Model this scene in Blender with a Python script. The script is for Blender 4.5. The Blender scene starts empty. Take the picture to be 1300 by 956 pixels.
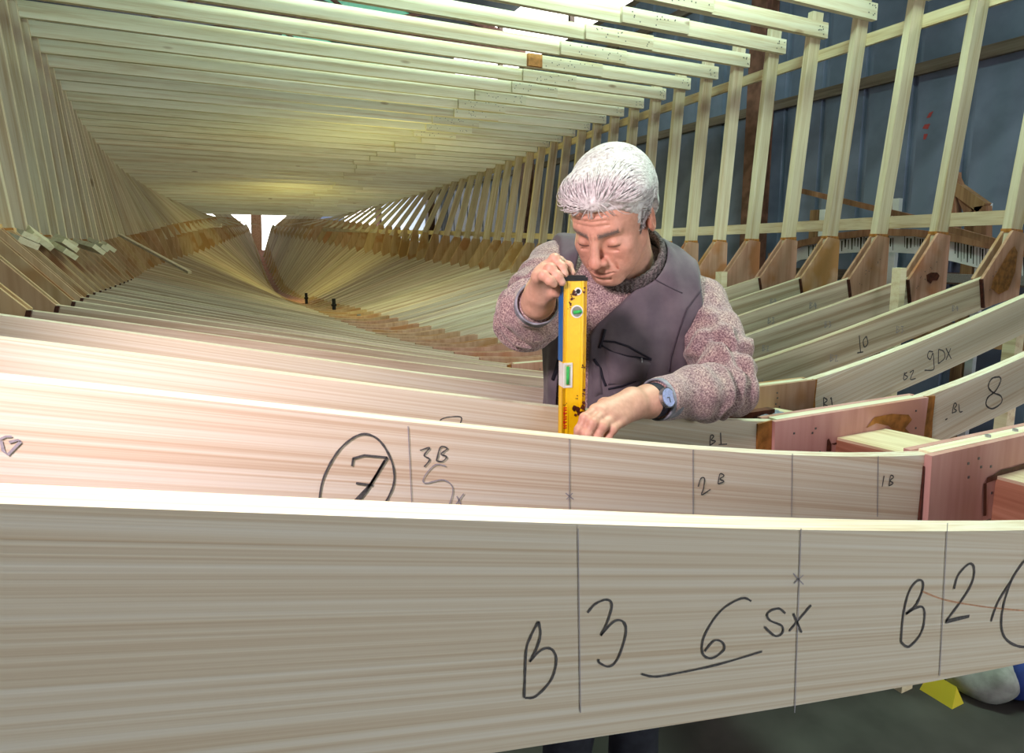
import bpy, bmesh, math, random
import numpy as np
from mathutils import Vector, Matrix, Euler

scn = bpy.context.scene
col = scn.collection
rnd = random.Random(7)
H = 1.40                                   # eye height of the camera above the shop floor

# ------------------------------------------------------------------ camera
F_PX, YAW, PITCH, XC = 804.25, math.radians(25.61), math.radians(8.106), 1.3265
cam_d = bpy.data.cameras.new('camera')
cam_d.sensor_width = 36.0
cam_d.lens = 36.0 * F_PX / 1300.0
cam_d.shift_y = -45.0 / 1300.0
cam_d.clip_start = 0.02
cam = bpy.data.objects.new('camera', cam_d)
col.objects.link(cam)
cam.location = (-XC, 0.0, H)
cam.rotation_euler = (math.radians(90) - PITCH, 0.0, -YAW)
scn.camera = cam

# ------------------------------------------------------------------ world and lamps
scn.view_settings.view_transform = 'Standard'
scn.view_settings.look = 'None'
scn.view_settings.gamma = 1.0
scn.view_settings.use_curve_mapping = False
scn.view_settings.exposure = 0.5
w = bpy.data.worlds.new('overcast_sky')
scn.world = w
w.use_nodes = True
w.node_tree.nodes['Background'].inputs[0].default_value = (1.0, 0.985, 0.95, 1)
w.node_tree.nodes['Background'].inputs[1].default_value = 3.1

def lamp(name, kind, loc, energy, color, aim=None, size=0.1, size_y=None, spot=None, blend=0.5):
    d = bpy.data.lights.new(name, kind)
    d.energy = energy
    d.color = color
    if kind == 'AREA':
        d.size = size
        if size_y:
            d.shape = 'RECTANGLE'; d.size_y = size_y
    else:
        d.shadow_soft_size = size
    if kind == 'SPOT':
        d.spot_size = math.radians(spot); d.spot_blend = blend
    o = bpy.data.objects.new(name, d)
    col.objects.link(o)
    o.location = (loc[0], loc[1], loc[2] + H)
    if aim is not None:
        v = Vector((aim[0], aim[1], aim[2] + H)) - o.location
        o.rotation_euler = v.to_track_quat('-Z', 'Y').to_euler()
    return o

LAMPS = [
    # photographer's strobe at the left, just behind the nearest frame
    ('strobe_lamp', 'SPOT', (-1.74, 0.335, 0.42), 58, (1.0, 0.77, 0.78), (-0.2, 1.15, -0.16), 0.10, None, 112, 0.55),
    # second strobe on a tall stand at the left, washing the beams and the right-hand side
    ('tall_strobe_lamp', 'SPOT', (-1.70, 0.10, 1.75), 800, (0.76, 1.0, 0.80), (0.9, 4.6, 1.5), 0.25, None, 62, 1.0),
    # greenish workshop lamp under the roof, above the near frames
    ('roof_lamp', 'AREA', (0.5, 1.2, 3.0), 85, (0.70, 1.0, 0.74), (0.3, 1.1, 0.0), 1.2, 0.5, None, 0),
    # warm work lamps hung inside the hull
    ('work_lamp', 'POINT', (0.3, 6.2, 0.35), 26, (0.98, 0.90, 0.27), None, 0.3, None, None, 0),
    ('work_lamp', 'POINT', (0.0, 10.5, 0.25), 28, (0.98, 0.89, 0.27), None, 0.3, None, None, 0),
]
for a in LAMPS:
    lamp(*a)

# ------------------------------------------------------------------ materials
def new_mat(name):
    m = bpy.data.materials.new(name)
    m.use_nodes = True
    nt = m.node_tree
    return m, nt, nt.nodes['Principled BSDF']

def N(nt, t, **kw):
    n = nt.nodes.new(t)
    for k, v in kw.items():
        setattr(n, k, v)
    return n

def ramp(nt, stops):
    r = nt.nodes.new('ShaderNodeValToRGB')
    e = r.color_ramp.elements
    while len(e) > 1:
        e.remove(e[-1])
    e[0].position = stops[0][0]; e[0].color = (*stops[0][1], 1)
    for p, c in stops[1:]:
        x = e.new(p); x.color = (*c, 1)
    return r

def wood(name, light, mid, dark, axis='x', grain=55.0, knots=0.0, rough=0.62, var=0.22, stain=None, figure=0.35, along=1.1, stops=(.36, .52, .68)):
    """Sawn timber: streaks along one local axis, a broad figure, per-piece tint, optional knots and stains."""
    m, nt, b = new_mat(name)
    L = nt.links.new
    tc = N(nt, 'ShaderNodeTexCoord'); oi = N(nt, 'ShaderNodeObjectInfo')
    off = N(nt, 'ShaderNodeVectorMath', operation='SCALE'); off.inputs[0].default_value = (17.3, 9.1, 23.7)
    L(oi.outputs['Random'], off.inputs['Scale'])
    add = N(nt, 'ShaderNodeVectorMath', operation='ADD')
    L(tc.outputs['Object'], add.inputs[0]); L(off.outputs[0], add.inputs[1])
    def mapped(along, across):
        mp = N(nt, 'ShaderNodeMapping')
        mp.inputs['Scale'].default_value = tuple(along if axis == a else across for a in 'xyz')
        L(add.outputs[0], mp.inputs['Vector'])
        return mp
    n1 = N(nt, 'ShaderNodeTexNoise'); n1.inputs['Scale'].default_value = 1.0; n1.inputs['Detail'].default_value = 3
    L(mapped(along, grain).outputs[0], n1.inputs['Vector'])
    n2 = N(nt, 'ShaderNodeTexNoise'); n2.inputs['Scale'].default_value = 1.0; n2.inputs['Detail'].default_value = 2
    L(mapped(along * 4.5, grain * (4.5 if grain < 100 else 2.5)).outputs[0], n2.inputs['Vector'])
    wv = N(nt, 'ShaderNodeTexWave', wave_type='RINGS', rings_direction='SPHERICAL')
    wv.inputs['Scale'].default_value = 1.0; wv.inputs['Distortion'].default_value = 2.5; wv.inputs['Detail'].default_value = 1.5
    wv.inputs['Detail Scale'].default_value = 0.6
    L(mapped(0.55, 8.0).outputs[0], wv.inputs['Vector'])
    mx = N(nt, 'ShaderNodeMath', operation='MULTIPLY_ADD'); mx.inputs[1].default_value = 0.35
    L(n2.outputs['Fac'], mx.inputs[0])
    ml = N(nt, 'ShaderNodeMath', operation='MULTIPLY'); ml.inputs[1].default_value = 0.65
    L(n1.outputs['Fac'], ml.inputs[0]); L(ml.outputs[0], mx.inputs[2])
    mf = N(nt, 'ShaderNodeMath', operation='MULTIPLY_ADD'); mf.inputs[1].default_value = figure * 0.16
    L(wv.outputs['Fac'], mf.inputs[0]); L(mx.outputs[0], mf.inputs[2])
    cr = ramp(nt, [(stops[0], light), (stops[1], mid), (stops[2], dark)])
    L(mf.outputs[0], cr.inputs['Fac'])
    out = cr.outputs['Color']
    if knots > 0:
        vo = N(nt, 'ShaderNodeTexVoronoi'); vo.inputs['Scale'].default_value = 1.0
        L(mapped(1.6, 5.0).outputs[0], vo.inputs['Vector'])
        kr = ramp(nt, [(0.0, (1, 1, 1)), (0.045, (0.7, 0.7, 0.7)), (0.075, (0, 0, 0))])
        L(vo.outputs['Distance'], kr.inputs['Fac'])
        km = N(nt, 'ShaderNodeMath', operation='MULTIPLY'); km.inputs[1].default_value = knots
        L(kr.outputs['Color'], km.inputs[0])
        mk_ = N(nt, 'ShaderNodeMixRGB'); mk_.inputs['Color2'].default_value = (dark[0] * 0.45, dark[1] * 0.33, dark[2] * 0.25, 1)
        L(km.outputs[0], mk_.inputs['Fac']); L(out, mk_.inputs['Color1']); out = mk_.outputs['Color']
    if stain:
        ns = N(nt, 'ShaderNodeTexNoise'); ns.inputs['Scale'].default_value = 3.2; ns.inputs['Detail'].default_value = 3
        L(add.outputs[0], ns.inputs['Vector'])
        sr = ramp(nt, [(0.54, (0, 0, 0)), (0.62, (0.85, 0.85, 0.85))])
        L(ns.outputs['Fac'], sr.inputs['Fac'])
        ms = N(nt, 'ShaderNodeMixRGB'); ms.inputs['Color2'].default_value = (*stain, 1)
        L(sr.outputs['Color'], ms.inputs['Fac']); L(out, ms.inputs['Color1']); out = ms.outputs['Color']
    # each piece a little lighter, darker or redder than the next
    hv = N(nt, 'ShaderNodeHueSaturation')
    r2 = N(nt, 'ShaderNodeMath', operation='MULTIPLY_ADD'); r2.inputs[1].default_value = var; r2.inputs[2].default_value = 1.0 - var * 0.6
    L(oi.outputs['Random'], r2.inputs[0]); L(r2.outputs[0], hv.inputs['Value'])
    fr = N(nt, 'ShaderNodeMath', operation='MULTIPLY'); fr.inputs[1].default_value = 7.31
    L(oi.outputs['Random'], fr.inputs[0])
    fr2 = N(nt, 'ShaderNodeMath', operation='FRACT'); L(fr.outputs[0], fr2.inputs[0])
    r3 = N(nt, 'ShaderNodeMath', operation='MULTIPLY_ADD'); r3.inputs[1].default_value = 0.022; r3.inputs[2].default_value = 0.489
    L(fr2.outputs[0], r3.inputs[0]); L(r3.outputs[0], hv.inputs['Hue'])
    L(out, hv.inputs['Color'])
    L(hv.outputs['Color'], b.inputs['Base Color'])
    b.inputs['Roughness'].default_value = rough
    b.inputs['Specular IOR Level'].default_value = 0.25
    bp_ = N(nt, 'ShaderNodeBump'); bp_.inputs['Strength'].default_value = 0.12; bp_.inputs['Distance'].default_value = 0.002
    L(mx.outputs[0], bp_.inputs['Height']); L(bp_.outputs[0], b.inputs['Normal'])
    return m

def flat(name, c, rough=0.6, metal=0.0, var=0.0, scale=30.0, c2=None, spec=0.3):
    m, nt, b = new_mat(name)
    L = nt.links.new
    tc = N(nt, 'ShaderNodeTexCoord')
    n = N(nt, 'ShaderNodeTexNoise'); n.inputs['Scale'].default_value = scale; n.inputs['Detail'].default_value = 4
    L(tc.outputs['Object'], n.inputs['Vector'])
    c2 = c2 or tuple(x * (1 - var) for x in c)
    r = ramp(nt, [(0.38, c2), (0.62, c)])
    L(n.outputs['Fac'], r.inputs['Fac']); L(r.outputs['Color'], b.inputs['Base Color'])
    b.inputs['Roughness'].default_value = rough; b.inputs['Metallic'].default_value = metal
    b.inputs['Specular IOR Level'].default_value = spec
    return m

M = {}
M['plank'] = wood('pale_larch', (0.76, 0.69, 0.56), (0.68, 0.59, 0.46), (0.50, 0.38, 0.27), 'x', 60, 0.5, figure=0.9)
M['plank_near'] = wood('pale_ash', (0.74, 0.71, 0.62), (0.68, 0.62, 0.50), (0.58, 0.475, 0.34), 'x', 210, 0.0, figure=0.2, var=0.05, along=.5, stops=(.40, .52, .66))
M['beam'] = wood('new_spruce_beam', (0.85, 0.84, 0.70), (0.80, 0.78, 0.62), (0.66, 0.58, 0.40), 'x', 30, 0.8, var=0.16, figure=0.5)
M['upright'] = wood('spruce_upright', (0.70, 0.64, 0.51), (0.64, 0.57, 0.43), (0.50, 0.39, 0.25), 'z', 35, 0.8, var=0.2)
M['ply'] = wood('red_plywood', (0.56, 0.36, 0.26), (0.50, 0.30, 0.21), (0.40, 0.22, 0.14), 'z', 18, 0.0, var=0.2, stain=(0.42, 0.19, 0.07), figure=0.3)
M['ply_pink'] = wood('pink_plywood', (0.60, 0.36, 0.33), (0.55, 0.31, 0.28), (0.46, 0.24, 0.21), 'z', 14, 0.0, var=0.1, stain=(0.50, 0.27, 0.20), figure=0.2)
M['ply_tan'] = wood('tan_plywood', (0.58, 0.42, 0.26), (0.52, 0.36, 0.21), (0.42, 0.27, 0.14), 'z', 18, 0.0, var=0.25, stain=(0.42, 0.22, 0.09), figure=0.3)
M['keel'] = wood('keel_timber', (0.56, 0.30, 0.19), (0.48, 0.24, 0.14), (0.34, 0.15, 0.08), 'y', 30, 0.2)
M['glue'] = flat('orange_glue', (0.46, 0.20, 0.05), 0.35, 0, 0.5, 40)
M['glue_dark'] = flat('dark_glue', (0.09, 0.03, 0.02), 0.4, 0, 0.5, 60)
M['pencil'] = flat('pencil_graphite', (0.11, 0.11, 0.115), 0.6, 0, 0.4, 400)
M['pencil_light'] = flat('faint_pencil', (0.36, 0.35, 0.40), 0.6, 0, 0.2, 400)
M['red_pencil'] = flat('orange_pencil', (0.62, 0.36, 0.22), 0.7, 0, 0.2, 200)
M['nail'] = flat('nail_steel', (0.16, 0.16, 0.17), 0.4, 0.6, 0.3, 200)
M['bolt'] = flat('galvanised_bolt', (0.50, 0.52, 0.58), 0.35, 0.8, 0.3, 200)
M['black'] = flat('black_iron', (0.02, 0.02, 0.022), 0.5, 0.2, 0.3, 90)
M['steel_sheet'] = flat('blue_grey_sheet', (0.19, 0.235, 0.36), 0.42, 0.0, 0.30, 3.0)
M['girt'] = wood('old_girt', (0.20, 0.16, 0.14), (0.16, 0.12, 0.10), (0.10, 0.07, 0.06), 'y', 20, 0)
M['rust'] = flat('rusty_column', (0.23, 0.11, 0.085), 0.6, 0.0, 0.45, 9)
M['concrete'] = flat('shop_floor_concrete', (0.085, 0.082, 0.078), 0.85, 0, 0.45, 3)
M['roof'] = flat('roof_sheet', (0.05, 0.07, 0.075), 0.6, 0, 0.3, 2)
M['white_board'] = flat('white_foil', (0.78, 0.80, 0.86), 0.35, 0, 0.1, 12)
M['blue'] = flat('blue_cloth', (0.03, 0.06, 0.30), 0.7, 0, 0.4, 25)
M['grey_cloth'] = flat('grey_canvas', (0.36, 0.37, 0.36), 0.8, 0, 0.3, 25)
M['oldwood'] = wood('old_timber', (0.42, 0.24, 0.14), (0.34, 0.18, 0.10), (0.24, 0.12, 0.07), 'z', 20, 0)
M['stain'] = flat('brown_resin_stain', (0.13, 0.035, 0.015), 0.45, 0, 0.6, 60)

# ------------------------------------------------------------------ helpers
def mesh_obj(name, verts, faces, mat, parent=None, smooth=False, recentre=True, ang=0.0):
    """One mesh object, its origin at its own centre; vertices given in scene coordinates (z from camera height)."""
    v = np.array(verts, float).reshape(-1, 3)
    v = v + np.array((0, 0, H))
    c = (v.min(0) + v.max(0)) / 2 if recentre else np.zeros(3)
    me = bpy.data.meshes.new(name)
    if ang:      # local x axis turned in the section plane, so that the grain follows the piece
        ca, sa = math.cos(ang), math.sin(ang)
        q = v - c
        v = np.stack([q[:, 0] * ca + q[:, 2] * sa, q[:, 1], -q[:, 0] * sa + q[:, 2] * ca], 1) + c
    me.from_pydata((v - c).tolist(), [], [tuple(int(i) for i in f) for f in faces])
    if len(faces) < 4000:
        bm = bmesh.new(); bm.from_mesh(me); bmesh.ops.recalc_face_normals(bm, faces=bm.faces); bm.to_mesh(me); bm.free()
    me.update()
    o = bpy.data.objects.new(name, me)
    col.objects.link(o)
    if isinstance(mat, str):
        mat = M[mat]
    if mat:
        me.materials.append(mat)
    if smooth:
        me.polygons.foreach_set('use_smooth', [True] * len(me.polygons))
    o.location = c
    o.rotation_euler = (0, -ang, 0)
    if parent is not None:
        o.parent = parent
        o.matrix_parent_inverse = Matrix.Translation(parent.location).inverted() if not parent.rotation_euler[2] else parent.matrix_basis.inverted()
    return o

def thing(name, label, cat, loc, group=None):
    o = bpy.data.objects.new(name, None)
    col.objects.link(o)
    o.empty_display_size = 0.05
    o.location = (loc[0], loc[1], loc[2] + H)
    o['label'] = label; o['category'] = cat
    if group: o['group'] = group
    return o

def tag(o, label, cat, group=None):
    o['label'] = label; o['category'] = cat
    if group: o['group'] = group
    return o

def structure(o):
    o['kind'] = 'structure'
    return o

def prism(poly, y0, y1):
    """Polygon in (x,z), extruded along y."""
    n = len(poly)
    v = [(x, y0, z) for x, z in poly] + [(x, y1, z) for x, z in poly]
    area = sum(poly[i][0] * poly[(i + 1) % n][1] - poly[(i + 1) % n][0] * poly[i][1] for i in range(n))
    f = [tuple(range(n)), tuple(range(2 * n - 1, n - 1, -1))]
    for i in range(n):
        j = (i + 1) % n
        f.append((i, i + n, j + n, j))
    if area < 0:
        f = [tuple(reversed(q)) for q in f]
    return v, f

def strip(top, bot, y0, y1):
    """Curved plank between two polylines in (x,z), extruded along y."""
    n = len(top)
    v = []
    for y in (y0, y1):
        v += [(x, y, z) for x, z in top] + [(x, y, z) for x, z in bot]
    f = []
    for i in range(n - 1):
        f.append((i, n + i, n + i + 1, i + 1))                                   # front
        f.append((2 * n + i + 1, 3 * n + i + 1, 3 * n + i, 2 * n + i))             # back
        f.append((i, i + 1, 2 * n + i + 1, 2 * n + i))                            # top
        f.append((n + i + 1, n + i, 3 * n + i, 3 * n + i + 1))                    # bottom
    f.append((0, 2 * n, 3 * n, n)); f.append((n - 1, 2 * n - 1, 4 * n - 1, 3 * n - 1))
    if top[-1][0] < top[0][0]:
        f = [tuple(reversed(q)) for q in f]
    return v, f

def box(x0, x1, y0, y1, z0, z1):
    v = [(x0, y0, z0), (x1, y0, z0), (x1, y1, z0), (x0, y1, z0), (x0, y0, z1), (x1, y0, z1), (x1, y1, z1), (x0, y1, z1)]
    f = [(0, 3, 2, 1), (4, 5, 6, 7), (0, 1, 5, 4), (1, 2, 6, 5), (2, 3, 7, 6), (3, 0, 4, 7)]
    return v, f

def merge(parts):
    V, Fc = [], []
    for v, f in parts:
        o = len(V); V += list(v); Fc += [tuple(i + o for i in q) for q in f]
    return V, Fc

def bar(a, b, wd, ht, up=(0, 0, 1)):
    """Squared timber from a to b."""
    a = Vector(a); b = Vector(b); d = (b - a).normalized()
    s = d.cross(Vector(up)).normalized(); u = s.cross(d)
    v = []
    for p in (a, b):
        for i, j in ((-1, -1), (1, -1), (1, 1), (-1, 1)):
            v.append(tuple(p + s * (i * wd / 2) + u * (j * ht / 2)))
    return v, [(3, 2, 1, 0), (4, 5, 6, 7), (0, 1, 5, 4), (1, 2, 6, 5), (2, 3, 7, 6), (3, 0, 4, 7)]

def tube(pts, r, seg=8):
    pts = [Vector(p) for p in pts]
    V, Fc = [], []
    rr = r if isinstance(r, (list, tuple)) else [r] * len(pts)
    for i, p in enumerate(pts):
        d = (pts[min(i + 1, len(pts) - 1)] - pts[max(i - 1, 0)]).normalized()
        s = d.cross(Vector((0.13, 0.21, 0.97))).normalized(); u = s.cross(d)
        for k in range(seg):
            a = 2 * math.pi * k / seg
            V.append(tuple(p + s * (rr[i] * math.cos(a)) + u * (rr[i] * math.sin(a))))
    for i in range(len(pts) - 1):
        for k in range(seg):
            k2 = (k + 1) % seg
            Fc.append((i * seg + k, (i + 1) * seg + k, (i + 1) * seg + k2, i * seg + k2))
    Fc.append(tuple(range(seg))); Fc.append(tuple(range(len(V) - 1, len(V) - seg - 1, -1)))
    return V, Fc

def ray(px, py):
    """Direction of a photo pixel, for reading real positions off the known frame planes."""
    dx = (px - 650) / F_PX; dy = -(py - 433) / F_PX
    d = math.cos(PITCH) + dy * math.sin(PITCH); u = dy * math.cos(PITCH) - math.sin(PITCH)
    return Vector((d * math.sin(YAW) + dx * math.cos(YAW), d * math.cos(YAW) - dx * math.sin(YAW), u))

def on_y(px, py, Y):
    r = ray(px, py); t = Y / r.y
    return Vector((r.x * t - XC, Y, r.z * t))

def on_x(px, py, X):
    r = ray(px, py); t = (X + XC) / r.x
    return Vector((X, r.y * t, r.z * t))

def at_depth(px, py, d):
    r = ray(px, py)
    fwd = Vector((math.sin(YAW) * math.cos(PITCH), math.cos(YAW) * math.cos(PITCH), -math.sin(PITCH)))
    t = d / r.dot(fwd)
    return Vector((r.x * t - XC, r.y * t, r.z * t))

# ------------------------------------------------------------------ hull lines (half sections read at numbered frames)
Y6, SP = 0.3013, 0.3223
def YN(n): return Y6 + (n - 6) * SP
TAB = {
    'zc': [(4, -.345), (6, -.353), (7, -.36), (8, -.378), (9, -.40), (10, -.43), (12, -.475), (14, -.52), (17, -.58), (20.5, -.636), (28, -.69), (33, -.78), (42, -.87), (49, -.90), (53, -.76), (58, -.45), (62, -.12)],
    'xk': [(4, 1.65), (8, 1.66), (10, 1.655), (12, 1.68), (14, 1.745), (18, 1.82), (25, 1.88), (29, 1.895), (33, 1.825), (36, 1.745), (39, 1.565), (41, 1.415), (43, 1.23), (46, 1.02), (50, .78), (55, .52), (60, .30), (62, .22)],
    'zk': [(4, -.03), (6, -.05), (7, -.065), (8, -.08), (9, -.095), (10, -.122), (12, -.147), (14, -.165), (18, -.20), (25, -.222), (29, -.188), (33, -.145), (36, -.095), (39, -.035), (41, .03), (43, .095), (46, .19), (50, .30), (55, .40), (60, .52), (62, .6)],
    'xu': [(4, 1.84), (8, 1.85), (10, 1.845), (12, 1.88), (14, 1.955), (20, 2.07), (25, 2.10), (29, 2.115), (33, 2.05), (36, 1.85), (38, 1.73), (43, 1.42), (50, 1.05), (55, .86), (60, .64), (62, .54)],
    'zu': [(4, .09), (8, .09), (10, .085), (14, .07), (20, .062), (25, .08), (29, .142), (33, .20), (36, .295), (38, .38), (43, .52), (50, .68), (55, .76), (60, .82), (62, .86)],
    'wd': [(4, 2.14), (9, 2.14), (12, 2.15), (15, 2.18), (18, 2.23), (21, 2.28), (24, 2.34), (27, 2.39), (30, 2.41), (33, 2.41), (36, 2.36), (39, 2.26), (42, 2.11), (45, 1.88), (48, 1.60), (52, 1.42), (56, 1.34), (60, 1.24), (62, 1.16)],
    'zb': [(4, 1.30), (12, 1.29), (18, 1.27), (24, 1.22), (30, 1.16), (36, 1.07), (42, .96), (48, .82), (51, .76), (53, 1.25), (62, 1.35)],
}
def line(k):
    xs, ys = zip(*TAB[k])
    g = np.arange(4, 62.01, .25)
    y = np.interp(g, xs, ys)
    if k != 'zb':
        for _ in range(3):
            y[1:-1] = (y[:-2] + 2 * y[1:-1] + y[2:]) / 4
            y[2:-2] = (y[:-4] + 2 * y[2:-2] + y[4:]) / 4
    return lambda n: float(np.interp(n, g, y))
HL = {k: line(k) for k in TAB}
FIRST, LAST, LAST_BEAM = 6, 61, 51
PT, UT, GT, PH = 0.024, 0.036, 0.012, 0.138    # plank, upright and plywood thickness, plank depth

NEAR_TOP = {   # heights of the plank tops measured on the five nearest frames
    6: [(0, -.345), (.255, -.33), (.649, -.253), (1.071, -.173), (1.139, -.16), (1.268, -.132), (1.405, -.099), (1.66, -.04)],
    7: [(0, -.358), (.255, -.341), (.803, -.249), (1.202, -.164), (1.48, -.103), (1.66, -.062)],
    8: [(0, -.382), (.25, -.367), (.475, -.333), (.51, -.320), (.70, -.285), (.781, -.273), (1.193, -.188), (1.555, -.105), (1.66, -.082)],
    9: [(0, -.40), (.25, -.386), (.658, -.305), (1.146, -.208), (1.342, -.172), (1.63, -.102), (1.68, -.09)],
    10: [(0, -.43), (.371, -.392), (.489, -.350), (.947, -.280), (1.098, -.235), (1.638, -.125)],
}
NEAR_FIT = {k: np.polyfit([p[0] for p in v], [p[1] for p in v], 3) for k, v in NEAR_TOP.items()}
def floor_z(n, x):
    if n in NEAR_FIT:
        return float(np.polyval(NEAR_FIT[n], abs(x)))
    a = .12 if n < 30 else .07
    t = min(abs(x) / HL['xk'](n), 1.15)
    g = (math.sqrt(t * t + a * a) - a) / (math.sqrt(1 + a * a) - a)
    zc, zk = HL['zc'](n), HL['zk'](n)
    return zc + (zk - zc) * g

ORD = ['zeroth', 'first', 'second', 'third', 'fourth', 'fifth', 'sixth', 'seventh', 'eighth', 'ninth', 'tenth', 'eleventh', 'twelfth', 'thirteenth', 'fourteenth', 'fifteenth', 'sixteenth', 'seventeenth', 'eighteenth', 'nineteenth']
def ordinal(k):
    if k < 20: return ORD[k]
    tens = {2: 'twenty', 3: 'thirty', 4: 'forty', 5: 'fifty'}[k // 10]
    if k % 10 == 0: return tens[:-1] + 'ieth'
    return tens + '-' + ORD[k % 10]

FRAME_LABEL = {
    6: 'nearest pale curved hull frame marked B3 6SX B2 across the foreground',
    7: 'pale hull frame with a circled pencil 7 in front of the man',
    8: 'hull frame marked 8 under the man\'s hand, its left half lit pink',
    9: 'hull frame marked 9DX directly behind the man',
    10: 'hull frame pencilled 10 whose stained plywood knee is rightmost',
}

# ------------------------------------------------------------------ building shell
structure(mesh_obj('floor', *box(-5.2, 3.75, -4.0, 27.0, -H - 0.2, -H), M['concrete']))

# right wall: profiled steel sheets with raised seams, each sheet a piece of the wall
WX, SEAM = 3.67, 0.405
wall_r = structure(mesh_obj('wall_right', *box(WX + 0.05, WX + 0.12, -4.0, 15.6, -H, 3.02), M['roof']))
def sheet_profile(y0):
    ys = [0, 0.02, 0.03, 0.06, 0.07, SEAM]
    dx = [0, 0, 0.03, 0.03, 0, 0]
    V, Fc = [], []
    for z in (-H, 3.02):
        for y, d in zip(ys, dx): V.append((WX + d, y0 + y, z))
        for y, d in zip(ys, dx): V.append((WX + d + 0.012, y0 + y, z))
    k = len(ys)
    for i in range(k - 1):
        Fc.append((i, 2 * k + i, 2 * k + i + 1, i + 1))
        Fc.append((k + i + 1, 3 * k + i + 1, 3 * k + i, k + i))
        Fc.append((i, i + 1, k + i + 1, k + i)); Fc.append((2 * k + i, 3 * k + i, 3 * k + i + 1, 2 * k + i + 1))
    Fc.append((0, k, 3 * k, 2 * k)); Fc.append((k - 1, 3 * k - 1, 4 * k - 1, 2 * k - 1))
    return V, Fc
sheet0 = None
for i in range(-4, 36):
    y0 = 3.21 + (i - 6) * SEAM
    if sheet0 is None:
        sheet0 = mesh_obj('wall_sheet', *sheet_profile(y0), M['steel_sheet'], wall_r)
        base_y = sheet0.location.y
    else:
        s_ = sheet0.copy(); col.objects.link(s_); s_.location.y = base_y + (i + 4) * SEAM
for i, (z, hgt) in enumerate(((1.355, 0.085), (-0.2, 0.085), (2.62, 0.085))):
    mesh_obj('wall_girt', *box(WX - 0.075, WX - 0.036, -4, 15.6, z - hgt / 2, z + hgt / 2), M['girt'], wall_r)
mesh_obj('red_paint_mark', *merge([([on_x(x, y, WX - 0.004) for x, y in p], [(0, 1, 2, 3)]) for p in (
    [(1176, 150), (1181, 149), (1185, 141), (1180, 143)], [(1171, 163), (1178, 164), (1181, 157), (1174, 158)], [(1172, 177), (1175, 177), (1178, 170), (1173, 170)])]),
    flat('red_spray_paint', (0.42, 0.07, 0.08), 0.6), wall_r)
# left wall, far gable with its open doorway, roof with skylight strips and clerestory
structure(mesh_obj('wall_left', *box(-5.2, -5.1, -4, 26, -H, 4.2), M['steel_sheet']))
far = structure(mesh_obj('wall_far', *merge([box(-5.2, -2.6, 26, 26.1, -H, 5.4), box(2.6, 3.75, 26, 26.1, -H, 5.4), box(-2.6, 2.6, 26, 26.1, 4.2, 5.4)]), M['steel_sheet']))
structure(mesh_obj('wall_rear_unseen', *merge([box(-5.2, -0.3, -4.1, -4, -H, 5.4), box(2.9, 3.75, -4.1, -4, -H, 5.4), box(-0.3, 2.9, -4.1, -4, 1.7, 5.4)]), M['steel_sheet']))  # unseen wall added to limit rear light; doorway offset to leave the left darker
structure(mesh_obj('wall_outside_added', *box(6.2, 6.3, 13.0, 30.0, -H, 3.4), flat('pale_blue_backdrop', (.34, .42, .55), .6, 0, .3, .8)))  # added backdrop, tones down the white sky in the gaps between far frames
def roof_quad(x0, z0, x1, z1, y0, y1, t=0.06):
    return [(x0, y0, z0), (x1, y0, z1), (x1, y1, z1), (x0, y1, z0), (x0, y0, z0 + t), (x1, y0, z1 + t), (x1, y1, z1 + t), (x0, y1, z0 + t)], \
        [(0, 3, 2, 1), (4, 5, 6, 7), (0, 1, 5, 4), (1, 2, 6, 5), (2, 3, 7, 6), (3, 0, 4, 7)]
roof = structure(mesh_obj('ceiling', *merge([roof_quad(-5.2, 4.2, -0.7, 5.4, -4, 26.1), roof_quad(-0.7, 5.4, 3.75, 4.1, -4, 26.1)]), M['roof']))
m, nt, b = new_mat('green_translucent_sheet'); b.inputs['Base Color'].default_value = (0.10, 0.42, 0.26, 1); b.inputs['Roughness'].default_value = 0.5
b.inputs['Emission Color'].default_value = (0.10, 0.45, 0.28, 1); b.inputs['Emission Strength'].default_value = 0.45  # sheets glow by themselves in place of daylight coming through
M['green'] = m
for y0 in (6.0, 9.2, 12.4, 15.6):
    mesh_obj('roof_light_sheet', *roof_quad(0.6, 4.99, 2.9, 4.32, y0, y0 + 1.1, 0.02), M['green'], roof)
for y0 in np.arange(-3, 26, 2.6):
    V = merge([bar((-5.1, y0, 3.6), (-0.7, y0, 4.6), .08, .1), bar((-0.7, y0, 4.6), (3.7, y0, 3.4), .08, .1), bar((-5.1, y0, 3.4), (3.7, y0, 3.3), .08, .08),
               bar((-0.7, y0, 3.35), (-0.7, y0, 4.6), .06, .06), bar((1.0, y0, 3.33), (-.7, y0, 4.5), .05, .05), bar((1.0, y0, 3.33), (2.4, y0, 3.8), .05, .05), bar((-2.6, y0, 3.37), (-.7, y0, 4.5), .05, .05)])
    mesh_obj('roof_truss', *V, M['rust'], roof)
for y0 in (4.62, 9.5, 14.5, 19.5, -0.3):
    c_ = thing('steel_post', {4.62: 'rusty red steel column against the blue wall behind the frames', 9.5: 'rusty steel column farther along the blue wall', 14.5: 'rusty steel column deep behind the hull frames', 19.5: 'farthest rusty steel column by the doorway', -0.3: 'rusty steel column beside the camera'}[y0], 'column', (WX - .16, y0, -H), 'steel wall columns')
    mesh_obj('flange', *box(WX - .25, WX - .235, y0 - .08, y0 + .10, -H, 3.02), M['rust'], c_)
    mesh_obj('flange', *box(WX - .10, WX - .085, y0 - .08, y0 + .10, -H, 3.02), M['rust'], c_)
    mesh_obj('web', *box(WX - .235, WX - .10, y0 + .0, y0 + .015, -H, 3.02), M['rust'], c_)
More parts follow.
